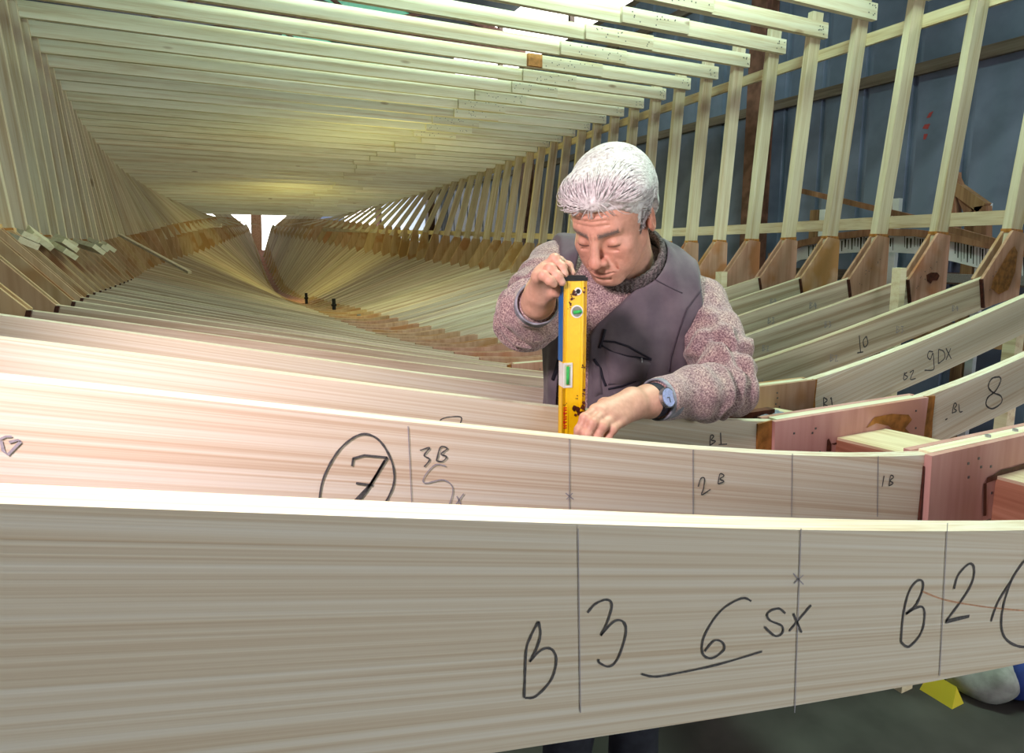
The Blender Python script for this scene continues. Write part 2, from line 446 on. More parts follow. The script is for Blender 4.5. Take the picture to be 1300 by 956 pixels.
for i, y0 in enumerate(np.arange(-4, 26, 5.0)):
    fr = structure(mesh_obj('window_%d' % (i + 1), *merge([box(WX + .02, WX + .1, y0, y0 + 5, 3.02, 3.10), box(WX + .02, WX + .1, y0, y0 + .08, 3.1, 4.1), box(WX + .02, WX + .1, y0 + 2.5, y0 + 2.56, 3.1, 4.1)]), M['girt']))

# ------------------------------------------------------------------ hull frames
FRAMES, BEAMS = {}, {}
def side_pts(n, s, x0, x1, k):
    xs = np.linspace(x0, x1, k)
    top = [(s * x, floor_z(n, x)) for x in xs]
    bot = []
    for x in xs:
        dz = (floor_z(n, x + .02) - floor_z(n, max(x - .02, 0))) / (.04 if x > .02 else .02 + x)
        bot.append((s * (x + dz * .06), floor_z(n, x) - PH * (1 - .0 * x)))
    return top, bot

for n in range(FIRST, LAST + 1):
    y = YN(n)
    k = n - 10
    lab = FRAME_LABEL.get(n) or ('bare timber hull frame with plywood knees, %s beyond the frame marked 10' % ordinal(k))
    fr = thing('hull_frame', lab, 'hull frame', (0, y, HL['zc'](n) - PH), 'hull frames standing in a row')
    FRAMES[n] = fr
    xk, zk, xu, zu, wd, zb = (HL[q](n) for q in ('xk', 'zk', 'xu', 'zu', 'wd', 'zb'))
    near = n <= 9
    segs = 22 if near else 9
    for s in (-1, 1):
        top, bot = side_pts(n, s, 0.004, xk + .10, segs)
        pl = mesh_obj('floor_plank', *strip(top, bot, y, y + PT), M['plank_near'] if near else M['plank'], fr, ang=s * (math.atan2(zk - HL['zc'](n), xk) + (.05 if near else 0)))
        # bilge knees: two plywood plates sandwiching plank and upright
        A = (s * xk, zk); B = (s * (xk + .035), zk - .125); C = (s * (xu + .10), zk - .085); D = (s * (xu + .095), zu - .008); E = (s * xu, zu + .004)
        for (a, b_) in ((y - GT, y), (y + PT, y + PT + GT)):
            mesh_obj('bilge_knee', *prism([A, B, C, D, E], a, b_), M['ply'] if n < 24 and s > 0 else M['ply_tan'], fr)
        # upright
        x0, z0 = xu, zu - .14
        x1, z1 = wd - .112, zb + .09 + .055 + .02 * rnd.random()
        if n > LAST_BEAM: z1 = zb
        sl = (x1 - xu) / (zb - zu)
        x0 = xu - .14 * sl; x1 = xu + (z1 - zu) * sl
        uw = .090
        if n < 53:
            poly = [(s * x0, z0), (s * (x0 + uw), z0), (s * (x1 + uw), z1), (s * x1, z1)]
        else:
            poly = [(s * x0, z0), (s * (x0 + uw + .03), z0), (s * (x1 + uw + .03), z1), (s * x1, z1)]
        mesh_obj('upright', *prism(poly, y, y + UT), M['upright'], fr, ang=-s * math.atan(sl))
        if n >= 10 and n < 24:    # glue squeezed out where the upright enters the knee
            gz = zu + .002
            gx = xu + .004 * sl
            mesh_obj('glue_line', *prism([(s * (gx - .004), gz - .006), (s * (gx + uw + .004), gz - .014), (s * (gx + uw + .003), gz + .004 + .012 * rnd.random()), (s * (gx - .003), gz + .010)], y - .0035, y + UT + .002), M['glue'], fr)
            mesh_obj('glue_line', *prism([(s * (xk - .007), zk - .002), (s * (xk + .028), zk - .126), (s * (xk + .037), zk - .127), (s * (xk + .002), zk - .001)], y - GT - .001, y - .0005), M['glue_dark'], fr)
    # plywood floor knee across the keel
    fz = floor_z(n, .26)
    ply = M['ply_pink'] if n <= 8 else M['ply'] if n < 24 else M['ply_tan']
    gw = .262 if n < 40 else .18
    fz = floor_z(n, gw) + .002
    zt = fz if n < 13 else HL['zc'](n) + .012
    xs_ = [-gw, -.05, .05, gw]; tp = [(-gw, fz), (-.05, zt), (.05, zt), (gw, fz)]
    for (a, b_) in ((y - GT, y), (y + PT, y + PT + GT)):
        mesh_obj('floor_knee', *strip(tp, [(x_ * .97, z_ - PH - .008) for x_, z_ in tp], a, b_), ply, fr)
    if n < 13:
        xs_ = np.linspace(-gw + .02, gw - .02, 9)
        mesh_obj('filler_block', *strip([(x_, fz) for x_ in xs_], [(x_, floor_z(n, x_) - .004) for x_ in xs_], y + .001, y + PT - .001), M['beam'], fr)
    if n <= 12:
        for s in (-1, 1):
            mesh_obj('glue_line', *prism([(s * (gw - .002), fz + .001), (s * (gw - .008), fz - PH - .01), (s * (gw + (.045 if n == 8 else .022)), fz - PH - .008), (s * (gw + (.038 if n == 8 else .012)), fz - .06), (s * (gw + (.040 if n == 8 else .016)), fz - .002)], y - .0045, y + .0005), M['glue'] if n > 7 else M['glue_dark'], fr) if not (n == 7 and s == -1) else \
                mesh_obj('glue_line', *prism([(-gw - .002, fz - .02), (-gw + .006, fz - PH), (-gw - .003, fz - PH)], y - .003, y + .0005), M['glue_dark'], fr)

# ------------------------------------------------------------------ cross beams, each of two planks joined by a splice plate
LAPS = {15: (.87, 1.348), 16: (.832, 1.336), 17: (.844, 1.361), 18: (.879, 1.38), 19: (.892, 1.352), 20: (.956, 1.369), 21: (.772, 1.241), 22: (.745, 1.195)}
for n in range(10, LAST_BEAM + 1):
    y = YN(n); wd, zb = HL['wd'](n), HL['zb'](n)
    bh = .088
    k = n - 10
    bm = thing('cross_timber', 'pale spruce cross beam %s' % ('with an orange block at its splice' if n == 18 else 'overhead on the frame marked 10' if k == 0 else 'on the %s frame beyond the frame marked 10' % ordinal(k)), 'cross beam', (0, y - .04, zb), 'cross beams overhead')
    BEAMS[n] = bm
    if n in LAPS: a, b_ = LAPS[n]
    else:
        a = (.86 if n < 30 else .55) + rnd.uniform(-.16, .12); b_ = a + rnd.uniform(.42, .52)
    mid = (a + b_) / 2 + rnd.uniform(-.08, .08)
    t = .032
    y1 = y - .001; y0 = y1 - t
    sag = .004
    mesh_obj('beam_plank', *box(-wd, mid - .002, y0, y1, zb, zb + bh), M['beam'], bm)
    mesh_obj('beam_plank', *box(mid + .002, wd, y0, y1, zb - .002, zb + bh - .002), M['beam'], bm)
    mesh_obj('splice_plate', *box(a, b_, y0 - .026, y0 - .0005, zb - .004, zb + bh - .006), M['beam'], bm)
    if n == 18:
        mesh_obj('orange_block', *box(a - .11, a - .002, y0 - .03, y0 - .0005, zb + .002, zb + bh - .004), flat('orange_end_grain', (.62, .30, .10), .6, 0, .3, 40), bm)
    if n <= 26:
        P = []
        for s in (-1, 1):
            for _ in range(7):
                x = s * (wd - rnd.uniform(.015, .085)); z = zb + rnd.uniform(.012, bh - .012)
                P.append(box(x - .003, x + .003, y0 - .002, y0 + .001, z - .003, z + .003))
        for _ in range(13):
            x = rnd.uniform(a + .02, b_ - .02); z = zb + rnd.uniform(.012, bh - .018)
            P.append(box(x - .003, x + .003, y0 - .028, y0 - .025, z - .003, z + .003))
        o = mesh_obj('nail_heads', *merge(P), M['nail'], bm); o['kind'] = 'stuff'

# ------------------------------------------------------------------ ribbands outside the uprights, keel, stem
def outer_x(n, z):
    xu, zu, wd, zb = (HL[q](n) for q in ('xu', 'zu', 'wd', 'zb'))
    return xu + (z - zu) * (wd - .112 - xu) / (zb - zu) + .091
def ribband(s, zf, hgt, label, n0=6, n1=48):
    pts = []
    for n in np.arange(n0 - .7, n1 + .01, .5):
        z = zf(n); pts.append((s * (outer_x(n, z) + .012), YN(n) + .018, z))
    V, Fc = [], []
    for p in pts:
        for dx, dz in ((-.011, -hgt / 2), (.011, -hgt / 2), (.011, hgt / 2), (-.011, hgt / 2)):
            V.append((p[0] + dx, p[1], p[2] + dz))
    for i in range(len(pts) - 1):
        for q in range(4):
            r = (q + 1) % 4
            Fc.append((i * 4 + q, i * 4 + r, (i + 1) * 4 + r, (i + 1) * 4 + q))
    Fc.append((3, 2, 1, 0)); Fc.append(tuple(len(V) - 4 + q for q in range(4)))
    o = mesh_obj('ribband', V, Fc, M['ribband'])
    tag(o, label, 'ribband', 'long battens tying the frames together')
M['ribband'] = wood('ribband_batten', (0.78, 0.70, 0.52), (0.72, 0.62, 0.44), (0.58, 0.45, 0.28), 'y', 40, 0.3)
ribband(1, lambda n: 1.185 + .01 * (n < 8) - max(0, n - 22) * .008, .065, 'upper long batten running behind the right-hand uprights')
ribband(1, lambda n: .15 + max(0, n - 24) * .012, .065, 'lower long batten just above the right-hand plywood knees')
ribband(-1, lambda n: 1.14 - max(0, n - 22) * .008, .065, 'upper long batten outside the left-hand uprights')
ribband(-1, lambda n: .20 + max(0, n - 24) * .012, .065, 'lower long batten outside the left-hand uprights')

def sweep_keel():
    V, Fc = [], []
    ns = np.arange(5.0, 63.3, .5)
    for n in ns:
        z = HL['zc'](min(n, 62)) - .045 + .085 * min(1, max(0, (n - 34) / 6))
        if n > 62: z += (n - 62) * .10
        wdt = .085 + .05 * min(1, max(0, (n - 34) / 8))
        for dx, dz in ((-wdt, -.30), (wdt, -.30), (wdt, 0), (-wdt, 0)):
            V.append((dx + .02, YN(n), z + dz))
    for i in range(len(ns) - 1):
        for q in range(4):
            r = (q + 1) % 4
            Fc.append((i * 4 + q, i * 4 + r, (i + 1) * 4 + r, (i + 1) * 4 + q))
    Fc.append((3, 2, 1, 0)); Fc.append(tuple(len(V) - 4 + q for q in range(4)))
    return V, Fc
keel = tag(mesh_obj('keel', *sweep_keel(), M['keel']), 'reddish brown keel timber running under the frames to the bow', 'keel')
for n in range(5, 13):      # pale top face of the keel in the near bays
    z0, z1 = HL['zc'](n) - .045, HL['zc'](n + 1) - .045
    v, f = box(.02 - .084, .02 + .084, YN(n) + PT + GT + .001, YN(n + 1) - GT - .001, 0, .006)
    v = [(x_, y_, z0 + (z1 - z0) * (y_ - YN(n)) / SP + z_) for x_, y_, z_ in v]
    mesh_obj('keel_top_board', v, f, M['ribband'], keel)
stem_pts = [on_y(326, 345, 18.75), on_y(326, 310, 19.0), on_y(325.5, 290, 19.3), on_y(325, 262, 19.5), on_y(324, 235, 19.9)]
V, Fc = [], []
for i, p in enumerate(stem_pts):
    for dx, dy in ((-.13, -.12), (.13, -.12), (.13, .16), (-.13, .16)):
        V.append((p.x + dx, p.y + dy, p.z))
for i in range(len(stem_pts) - 1):
    for q in range(4):
        r = (q + 1) % 4
        Fc.append((i * 4 + q, i * 4 + r, (i + 1) * 4 + r, (i + 1) * 4 + q))
Fc.append((3, 2, 1, 0)); Fc.append(tuple(len(V) - 4 + q for q in range(4)))
tag(mesh_obj('stem_post', V, Fc, M['keel']), 'brown stem post standing in the bright gap at the bow', 'stem post')

# ------------------------------------------------------------------ soft-body modelling: distance fields meshed by surface nets
def s_ell(P, c, r, R=None):
    q = P - np.array(c)
    if R is not None: q = q @ R            # columns of R are the ellipsoid's axes
    r = np.array(r)
    k0 = np.linalg.norm(q / r, axis=-1); k1 = np.linalg.norm(q / (r * r), axis=-1) + 1e-9
    return k0 * (k0 - 1) / k1

def s_cone(P, a, b, ra, rb):
    a = np.array(a, float); b = np.array(b, float); d = b - a
    t = np.clip(((P - a) @ d) / max(d @ d, 1e-12), 0, 1)
    return np.linalg.norm(P - a - t[..., None] * d, axis=-1) - (ra + (rb - ra) * t)

def s_chain(P, pts, rs, k=0.006):
    D = None
    for i in range(len(pts) - 1):
        e = s_cone(P, pts[i], pts[i + 1], rs[i], rs[i + 1])
        D = e if D is None else smin(D, e, k)
    return D

def smin(a, b, k):
    h = np.clip(k - np.abs(a - b), 0, None) / k
    return np.minimum(a, b) - h * h * k * 0.25

def smax(a, b, k): return -smin(-a, -b, k)

_NT = np.random.RandomState(3).rand(32, 32, 32)
def vnoise(P, sc):
    q = P * np.array(sc); i = np.floor(q).astype(int); f = q - i; f = f * f * (3 - 2 * f)
    out = 0
    for dx in (0, 1):
        for dy in (0, 1):
            for dz in (0, 1):
                w_ = (f[..., 0] if dx else 1 - f[..., 0]) * (f[..., 1] if dy else 1 - f[..., 1]) * (f[..., 2] if dz else 1 - f[..., 2])
                out = out + w_ * _NT[(i[..., 0] + dx) % 32, (i[..., 1] + dy) % 32, (i[..., 2] + dz) % 32]
    return out - 0.5

def surface_net(sdf, lo, hi, h):
    """Mesh the zero set of sdf inside the box; coarse blocks away from the surface are skipped."""
    lo = np.array(lo, float); hi = np.array(hi, float)
    B = 8
    nb = np.ceil((hi - lo) / (h * B)).astype(int)
    n = nb * B + 1
    G = np.full(n, 1.0, np.float32)
    bc = np.stack(np.meshgrid(*[np.arange(k) for k in nb], indexing='ij'), -1).reshape(-1, 3)
    cen = lo + (bc + 0.5) * h * B
    dc = sdf(cen)
    near = np.abs(dc) < h * B * 1.25 + 0.012
    G_in = dc < 0
    for b_, ins in zip(bc[~near], G_in[~near]):
        if ins:
            i, j, k = b_ * B
            G[i:i + B + 1, j:j + B + 1, k:k + B + 1] = -1.0
    loc = np.stack(np.meshgrid(*[np.arange(B + 1)] * 3, indexing='ij'), -1).reshape(-1, 3)
    bn = bc[near]
    for s0 in range(0, len(bn), 400):
        q = bn[s0:s0 + 400]
        idx = (q[:, None, :] * B + loc[None]).reshape(-1, 3)
        G[idx[:, 0], idx[:, 1], idx[:, 2]] = sdf(lo + idx * h)
    S = G < 0
    cn = np.zeros(np.array(G.shape) - 1, int)
    for dx in (0, 1):
        for dy in (0, 1):
            for dz in (0, 1):
                cn += S[dx:S.shape[0] - 1 + dx, dy:S.shape[1] - 1 + dy, dz:S.shape[2] - 1 + dz]
    act = (cn > 0) & (cn < 8)
    ids = np.full(act.shape, -1); C = np.argwhere(act); ids[act] = np.arange(len(C))
    acc = np.zeros((len(C), 3)); cnt = np.zeros(len(C))
    cor = [(a, b_, c) for a in (0, 1) for b_ in (0, 1) for c in (0, 1)]
    for a in range(8):
        for b_ in range(a + 1, 8):
            da = np.array(cor[b_]) - np.array(cor[a])
            if np.abs(da).sum() != 1: continue
            ia = C + cor[a]; ib = C + cor[b_]
            va = G[ia[:, 0], ia[:, 1], ia[:, 2]]; vb = G[ib[:, 0], ib[:, 1], ib[:, 2]]
            m_ = (va < 0) != (vb < 0)
            t = np.where(m_, va / np.where(m_, va - vb, 1), 0)
            acc[m_] += (np.array(cor[a]) + t[:, None] * da)[m_]; cnt[m_] += 1
    V = lo + (C + acc / cnt[:, None]) * h
    Q = []
    for ax in range(3):
        o = [0, 0, 0]; o[ax] = 1
        A = S[:S.shape[0] - o[0], :S.shape[1] - o[1], :S.shape[2] - o[2]]; Bb = S[o[0]:, o[1]:, o[2]:]
        E = np.argwhere(A != Bb)
        u, w_ = (ax + 1) % 3, (ax + 2) % 3
        E = E[(E[:, u] > 0) & (E[:, w_] > 0) & (E[:, u] < act.shape[u]) & (E[:, w_] < act.shape[w_]) & (E[:, ax] < act.shape[ax])]
        eu = np.zeros(3, int); eu[u] = 1; ew = np.zeros(3, int); ew[w_] = 1
        q = [ids[tuple((E - x).T)] for x in (0 * eu, eu, eu + ew, ew)]
        q = np.stack(q, 1)
        flip = A[tuple(E.T)]
        q[~flip] = q[~flip][:, ::-1]
        q = q[(q >= 0).all(1)]
        Q.append(q)
    return V, np.concatenate(Q)

def march(sdf, px, py, d0=0.6, d1=1.9):
    ds = np.linspace(d0, d1, 500)
    P = np.array([tuple(at_depth(px, py, d)) for d in ds])
    v = sdf(P)
    k = np.argmax(v < 0)
    if v[k] >= 0: return None
    t = v[k - 1] / (v[k - 1] - v[k])
    return Vector(P[k - 1] + (P[k] - P[k - 1]) * t)

def A3(p): return np.array(tuple(p), float)
RT = np.array((math.cos(YAW), -math.sin(YAW), 0.0)); FW = np.array((math.sin(YAW), math.cos(YAW), 0.0)); UP = np.array((0, 0, 1.0))

# ------------------------------------------------------------------ the man: head frame and landmarks
hy, hp = math.radians(33), math.radians(36)
Fh = -math.sin(hy) * RT - math.cos(hy) * FW
HF = math.cos(hp) * Fh - math.sin(hp) * UP
HU = math.sin(hp) * Fh + math.cos(hp) * UP
HS = math.cos(hy) * RT - math.sin(hy) * FW      # towards his left ear
roll = math.radians(-3)
HS, HU = HS * math.cos(roll) + HU * math.sin(roll), HU * math.cos(roll) - HS * math.sin(roll)
HB = np.stack([HS, HF, HU], 1)
HC = A3(at_depth(776, 278, 1.27))
HSC = 0.945
def head_local(P): return (P - HC) @ HB / HSC
def head_world(q): return HC + (np.array(q) * HSC) @ HB.T

NECK0 = A3(at_depth(800, 345, 1.41))
SH_L = A3(at_depth(886, 388, 1.43)); EL_L = A3(at_depth(924, 489, 1.29)); WR_L = A3(at_depth(826, 509, 1.125))
SH_R = A3(at_depth(706, 342, 1.46)); EL_R = A3(at_depth(671, 402, 1.28)); WR_R = A3(at_depth(683, 384, 1.115))
CHEST = A3(at_depth(792, 425, 1.46)); WAIST = A3(at_depth(782, 520, 1.475)); HIP = WAIST + np.array((0.0, 0.0, -.16))

def head_sdf(P):
    q = head_local(P)
    x = np.abs(q[..., 0]); qs = np.stack([x, q[..., 1], q[..., 2]], -1)     # mirrored half
    D = s_ell(q, (0, -.020, .036), (.074, .096, .084))
    D = smin(D, s_ell(q, (0, .026, .045), (.064, .060, .055)), .03)
    D = smin(D, s_ell(q, (0, .024, -.022), (.061, .062, .082)), .03)
    D = smin(D, s_cone(qs, (.050, .000, -.048), (.020, .066, -.098), .018, .017), .03)
    D = smin(D, s_ell(q, (0, .074, -.101), (.020, .017, .016)), .022)
    D = smin(D, s_ell(qs, (.041, .057, -.024), (.022, .022, .017)), .022)
    D = smin(D, s_ell(qs, (.033, .050, -.058), (.026, .027, .030)), .025)
    D = smin(D, s_cone(qs, (.006, .087, .021), (.040, .071, .027), .0095, .010), .014)
    # eye sockets, lids
    D = smax(D, -s_ell(qs, (.033, .097, -.003), (.019, .015, .012)), .014)
    D = smin(D, s_ell(qs, (.0325, .0720, -.004), (.0155, .0150, .0125)), .005)
    D = smax(D, -s_cone(qs, (.021, .0905, -.0105), (.045, .0825, -.0085), .0016, .0014), .003)
    D = smax(D, -s_cone(qs, (.022, .090, .005), (.045, .081, .006), .0015, .0012), .004)
    # bags under the eyes
    D = smax(D, -s_cone(qs, (.020, .087, -.019), (.042, .078, -.022), .0008, .0006), .006)
    # nose
    D = smin(D, s_cone(q, (0, .088, .014), (0, .113, -.030), .0085, .0110), .012)
    D = smin(D, s_ell(q, (0, .114, -.035), (.0125, .012, .011)), .008)
    D = smin(D, s_ell(qs, (.0135, .100, -.039), (.0085, .0115, .008)), .007)
    D = smax(D, -s_ell(qs, (.007, .106, -.0475), (.0042, .006, .004)), .003)
    D = smax(D, -s_cone(qs, (.020, .094, -.034), (.0235, .090, -.045), .0016, .0012), .005)
    # vertical frown lines
    D = smax(D, -s_cone(qs, (.006, .0985, .012), (.0075, .096, .030), .0016, .0010), .004)
    # muzzle, lips
    D = smin(D, s_ell(q, (0, .078, -.068), (.032, .020, .026)), .020)
    D = smin(D, s_chain(qs, [(0, .0985, -.0640), (.012, .0965, -.0645), (.025, .0865, -.0690)], [.0050, .0048, .0028], .003), .005)
    D = smin(D, s_chain(qs, [(0, .0970, -.0755), (.012, .0945, -.0750), (.023, .0865, -.0705)], [.0060, .0055, .0028], .003), .005)
    D = smax(D, -s_chain(qs, [(0, .1040, -.0697), (.012, .1015, -.0700), (.028, .0875, -.0705)], [.0018, .0018, .0014], .001), .003)
    D = smax(D, -s_cone(qs, (.0, .096, -.0875), (.014, .091, -.0875), .0022, .0016), .008)
    # folds from nose to mouth corner, cheek folds
    D = smax(D, -s_chain(qs, [(.0200, .0945, -.034), (.0300, .0870, -.052), (.0335, .0790, -.072)], [.0016, .0022, .0012], .002), .007)
    D = smax(D, -s_cone(qs, (.042, .074, -.045), (.041, .066, -.075), .0012, .0010), .008)
    # forehead wrinkles
    for zz, am in ((.040, .0010), (.050, .0011), (.060, .0009)):
        D = smax(D, -s_chain(qs, [(0, .0915 - (zz - .04) * .30, zz + .001), (.020, .0885 - (zz - .04) * .3, zz + .002), (.042, .074 - (zz - .04) * .3, zz - .001)], [am, am, am * .6], .001), .004)
    # ears
    R = np.array(Euler((math.radians(-12), 0, math.radians(-18))).to_matrix())
    e = s_ell(qs, (.081, -.018, -.008), (.0090, .0200, .034), R)
    e = smax(e, -s_ell(qs, (.0895, -.013, -.004), (.0055, .0125, .022), R), .004)
    e = smin(e, s_cone(qs, (.081, -.006, -.010), (.081, -.004, -.020), .004, .0035), .004)
    D = smin(D, e, .006)
    return D

def neck_sdf(P):
    a = head_world((0, -.035, -.045))
    return s_cone(P, a, NECK0 + np.array((0, 0, -.03)), .054, .060)

# ---- hands: each finger a chain of four joints rooted in the palm
def P3(px, py, d): return A3(at_depth(px, py, d))
def hand_R(P):
    wr = WR_R
    D = s_chain(P, [WR_R + (EL_R - WR_R) * .35, WR_R, P3(686, 372, 1.095)], [.026, .026, .026], .02)
    pal = [(P3(699, 338, 1.085)), (P3(694, 340, 1.065)), (P3(688, 345, 1.05)), (P3(683, 352, 1.04))]
    for p_, r_ in zip(pal, (.0125, .0130, .0125, .0115)):
        D = smin(D, s_cone(P, wr + (p_ - wr) * .15, p_, .0165, r_), .014)
    D = smin(D, s_cone(P, P3(685, 372, 1.085), P3(697, 366, 1.085), .018, .014), .016)
    D = smin(D, s_cone(P, P3(688, 362, 1.072), P3(697, 352, 1.066), .016, .012), .012)
    fing = [
        ([pal[0], P3(710, 332, 1.078), P3(721, 338, 1.068), P3(726, 347, 1.060)], [.0098, .0086, .0078, .0065]),
        ([pal[1], P3(704, 329, 1.052), P3(713, 339, 1.045), P3(717, 348.5, 1.040)], [.0100, .0088, .0080, .0066]),
        ([pal[2], P3(699, 341, 1.030), P3(708, 351, 1.026), P3(713.5, 358.5, 1.027)], [.0098, .0086, .0077, .0064]),
        ([pal[3], P3(690.5, 350, 1.017), P3(698, 356.5, 1.016), P3(703, 361, 1.019)], [.0090, .0078, .0070, .0060]),
        ([P3(690, 376, 1.082), P3(699, 370, 1.072), P3(709, 369, 1.062), P3(716, 367, 1.055)], [.0150, .0125, .0105, .0085]),
    ]
    for pts, rs in fing:
        f = s_chain(P, pts, rs, .004)
        for j in (1, 2):
            f = smin(f, np.linalg.norm(P - pts[j], axis=-1) - rs[j] * 1.05, .004)
        D = smin(D, f, .0045)
    return D, fing

def hand_L(P):
    wr = WR_L
    D = s_chain(P, [WR_L + (EL_L - WR_L) * .35, WR_L, P3(803, 513, 1.10)], [.026, .0265, .026], .02)
    pal = [P3(756, 521, 1.045), P3(766, 525, 1.042), P3(778, 530, 1.045), P3(789, 534.5, 1.052)]
    base = [P3(802, 505, 1.098), P3(804, 509, 1.093), P3(806, 514, 1.093), P3(808, 518, 1.097)]
    for p_, b_, r_ in zip(pal, base, (.0112, .0112, .0108, .0100)):
        D = smin(D, s_cone(P, b_, p_, .0165, r_), .013)
    fing = [
        ([pal[0], P3(742.5, 531, 1.022), P3(735.5, 546, 1.018), P3(731, 562, 1.022)], [.0096, .0083, .0075, .0066]),
        ([pal[1], P3(752.5, 537, 1.015), P3(745.5, 552, 1.011), P3(742, 569, 1.016)], [.0098, .0085, .0077, .0067]),
        ([pal[2], P3(765, 541.5, 1.018), P3(758, 556, 1.015), P3(754, 571, 1.020)], [.0094, .0081, .0073, .0064]),
        ([pal[3], P3(777.5, 545, 1.028), P3(771, 557, 1.026), P3(767, 569, 1.030)], [.0088, .0074, .0067, .0059]),
        ([P3(785, 512, 1.105), P3(768, 515, 1.095), P3(757, 524, 1.085), P3(750, 535, 1.078)], [.0155, .0130, .0110, .0090]),
    ]
    for i, (pts, rs) in enumerate(fing):
        f = s_chain(P, pts, rs, .004)
        for j in (1, 2):
            f = smin(f, np.linalg.norm(P - pts[j], axis=-1) - rs[j] * 1.06, .004)
        D = smin(D, f, .0035)
    # tendons on the back of the hand
    return D, fing

def torso_core(P, g=0.0):
    """Shared trunk shape; g grows it for each layer of clothing."""
    R = np.stack([RT, FW, UP], 1)
    D = s_ell(P, CHEST + np.array((0, 0, .02)), (.172 + g, .118 + g, .165 + g), R)
    D = smin(D, s_ell(P, WAIST, (.158 + g, .115 + g, .16 + g), R), .09)
    D = smin(D, s_ell(P, HIP, (.165 + g, .118 + g, .12 + g), R), .06)
    D = smin(D, s_cone(P, SH_L + (CHEST - SH_L) * .08, NECK0, .056 + g, .050 + g), .07)
    D = smin(D, s_cone(P, SH_R + (CHEST - SH_R) * .08, NECK0, .056 + g, .050 + g), .07)
    return D

def body_low(P):
    D = torso_core(P, -.018)
    for a, b_, c in ((SH_L, EL_L, WR_L), (SH_R, EL_R, WR_R)):
        D = smin(D, s_chain(P, [a, b_, c], [.036, .026, .022], .02), .03)
    D = smin(D, neck_sdf(P), .03)
    for s in (-1, 1):
        hj = HIP + RT * (s * .085) + np.array((0, 0, -.03)); kn = hj + np.array((0, .02, -.42)); kn[2] = -.92
        an = kn + np.array((0, .015, 0)); an[2] = -H + .09
        D = smin(D, s_chain(P, [hj, kn, an], [.075, .052, .036], .03), .05)
        D = smin(D, s_cone(P, an + np.array((0, .02, -.04)), an + np.array((0, -.13, -.055)), .036, .03), .03)
    return D

man = thing('person', 'grey-haired man in mauve sweater and grey vest holding a spirit level', 'person', (WAIST[0], WAIST[1], -H))
def vcol(me, cols):
    at = me.color_attributes.new('tone', 'FLOAT_COLOR', 'POINT')
    at.data.foreach_set('color', np.concatenate([cols, np.ones((len(cols), 1))], 1).astype(np.float32).ravel())

V1, Q1 = surface_net(lambda P: smin(head_sdf(P), neck_sdf(P), .03), HC - .19, HC + .17, .002)
V2, Q2 = surface_net(lambda P: hand_R(P)[0], WR_R - .1, WR_R + .12, .0018)
V3, Q3 = surface_net(lambda P: hand_L(P)[0], WR_L - np.array((.19, .15, .13)), WR_L + .08, .0018)
lo = np.array((min(EL_R[0], WR_R[0], -.95) - .1, .78, -H)); hi = np.array((EL_L[0] + .1, 1.42, .02))
V4, Q4 = surface_net(body_low, lo, hi, .009)
q = head_local(V1); ax = np.abs(q[:, 0])
skin = np.tile(np.array((.66, .36, .27)), (len(V1), 1))
def blend(w_, c): 
    global skin
    w_ = np.clip(w_, 0, 1)[:, None]; skin = skin * (1 - w_) + np.array(c) * w_
def gauss(c, r, mirror=True):
    p = q.copy(); 
    if mirror: p[:, 0] = ax
    return np.exp(-(((p - np.array(c)) / np.array(r)) ** 2).sum(1))
blend(.55 * gauss((0, .112, -.035), (.020, .03, .016)), (.66, .25, .19))
blend(.30 * gauss((.044, .07, -.034), (.022, .03, .020)), (.66, .28, .22))
blend(.35 * gauss((0, .09, .05), (.05, .03, .03)), (.70, .36, .27))
blend(.75 * gauss((.078, -.016, -.008), (.02, .02, .03)), (.62, .25, .18))
blend(.8 * gauss((0, .098, -.0645), (.020, .014, .0042)) + .8 * gauss((0, .096, -.0755), (.020, .014, .0046)), (.52, .21, .17))
blend(.9 * gauss((0, .1005, -.0700), (.023, .012, .0016)), (.22, .07, .05))
blend(.35 * gauss((0, .075, -.095), (.05, .03, .03)), (.56, .33, .27))
blend(.95 * np.exp(-((q[:, 2] + .0100 - (ax - .033) * .06) / .0016) ** 2) * ((ax > .020) & (ax < .047) & (q[:, 1] > .07)), (.06, .03, .025))
bw = np.clip((vnoise(q, (600, 300, 900)) + .75), 0, 1)
blend(1.5 * bw * np.exp(-((q[:, 2] - .0225 - (ax - .03) * .10) / .0058) ** 2) * ((ax > .010) & (ax < .050) & (q[:, 1] > .06)), (.16, .13, .12))
c1 = skin
def handcol(V, fing):
    c = np.tile(np.array((.62, .37, .28)), (len(V), 1))
    for pts, rs in fing:
        for j in (1, 2):
            w_ = .45 * np.exp(-(np.linalg.norm(V - pts[j], axis=1) / .010) ** 2)[:, None]; c = c * (1 - w_) + np.array((.62, .28, .21)) * w_
        # nail on the upper side of the fingertip
        d = pts[3] - pts[2]; d /= np.linalg.norm(d)
        w_ = .5 * np.exp(-(np.linalg.norm(V - (pts[3] + np.array((-.15, -.6, .5)) * rs[3]), axis=1) / .0055) ** 2)[:, None]
        c = c * (1 - w_) + np.array((.72, .46, .38)) * w_
    n_ = vnoise(V, (90, 90, 90))[:, None]
    return c * (1 + .12 * n_)
c2 = handcol(V2, hand_R(V2[:1])[1]); c3 = handcol(V3, hand_L(V3[:1])[1]); c4 = np.tile(np.array((.62, .36, .27)), (len(V4), 1))
Vb = np.concatenate([V1, V2, V3, V4]); Qb = np.concatenate([Q1, Q2 + len(V1), Q3 + len(V1) + len(V2), Q4 + len(V1) + len(V2) + len(V3)])
m, nt, b = new_mat('skin'); M['skin'] = m
at = N(nt, 'ShaderNodeVertexColor'); at.layer_name = 'tone'
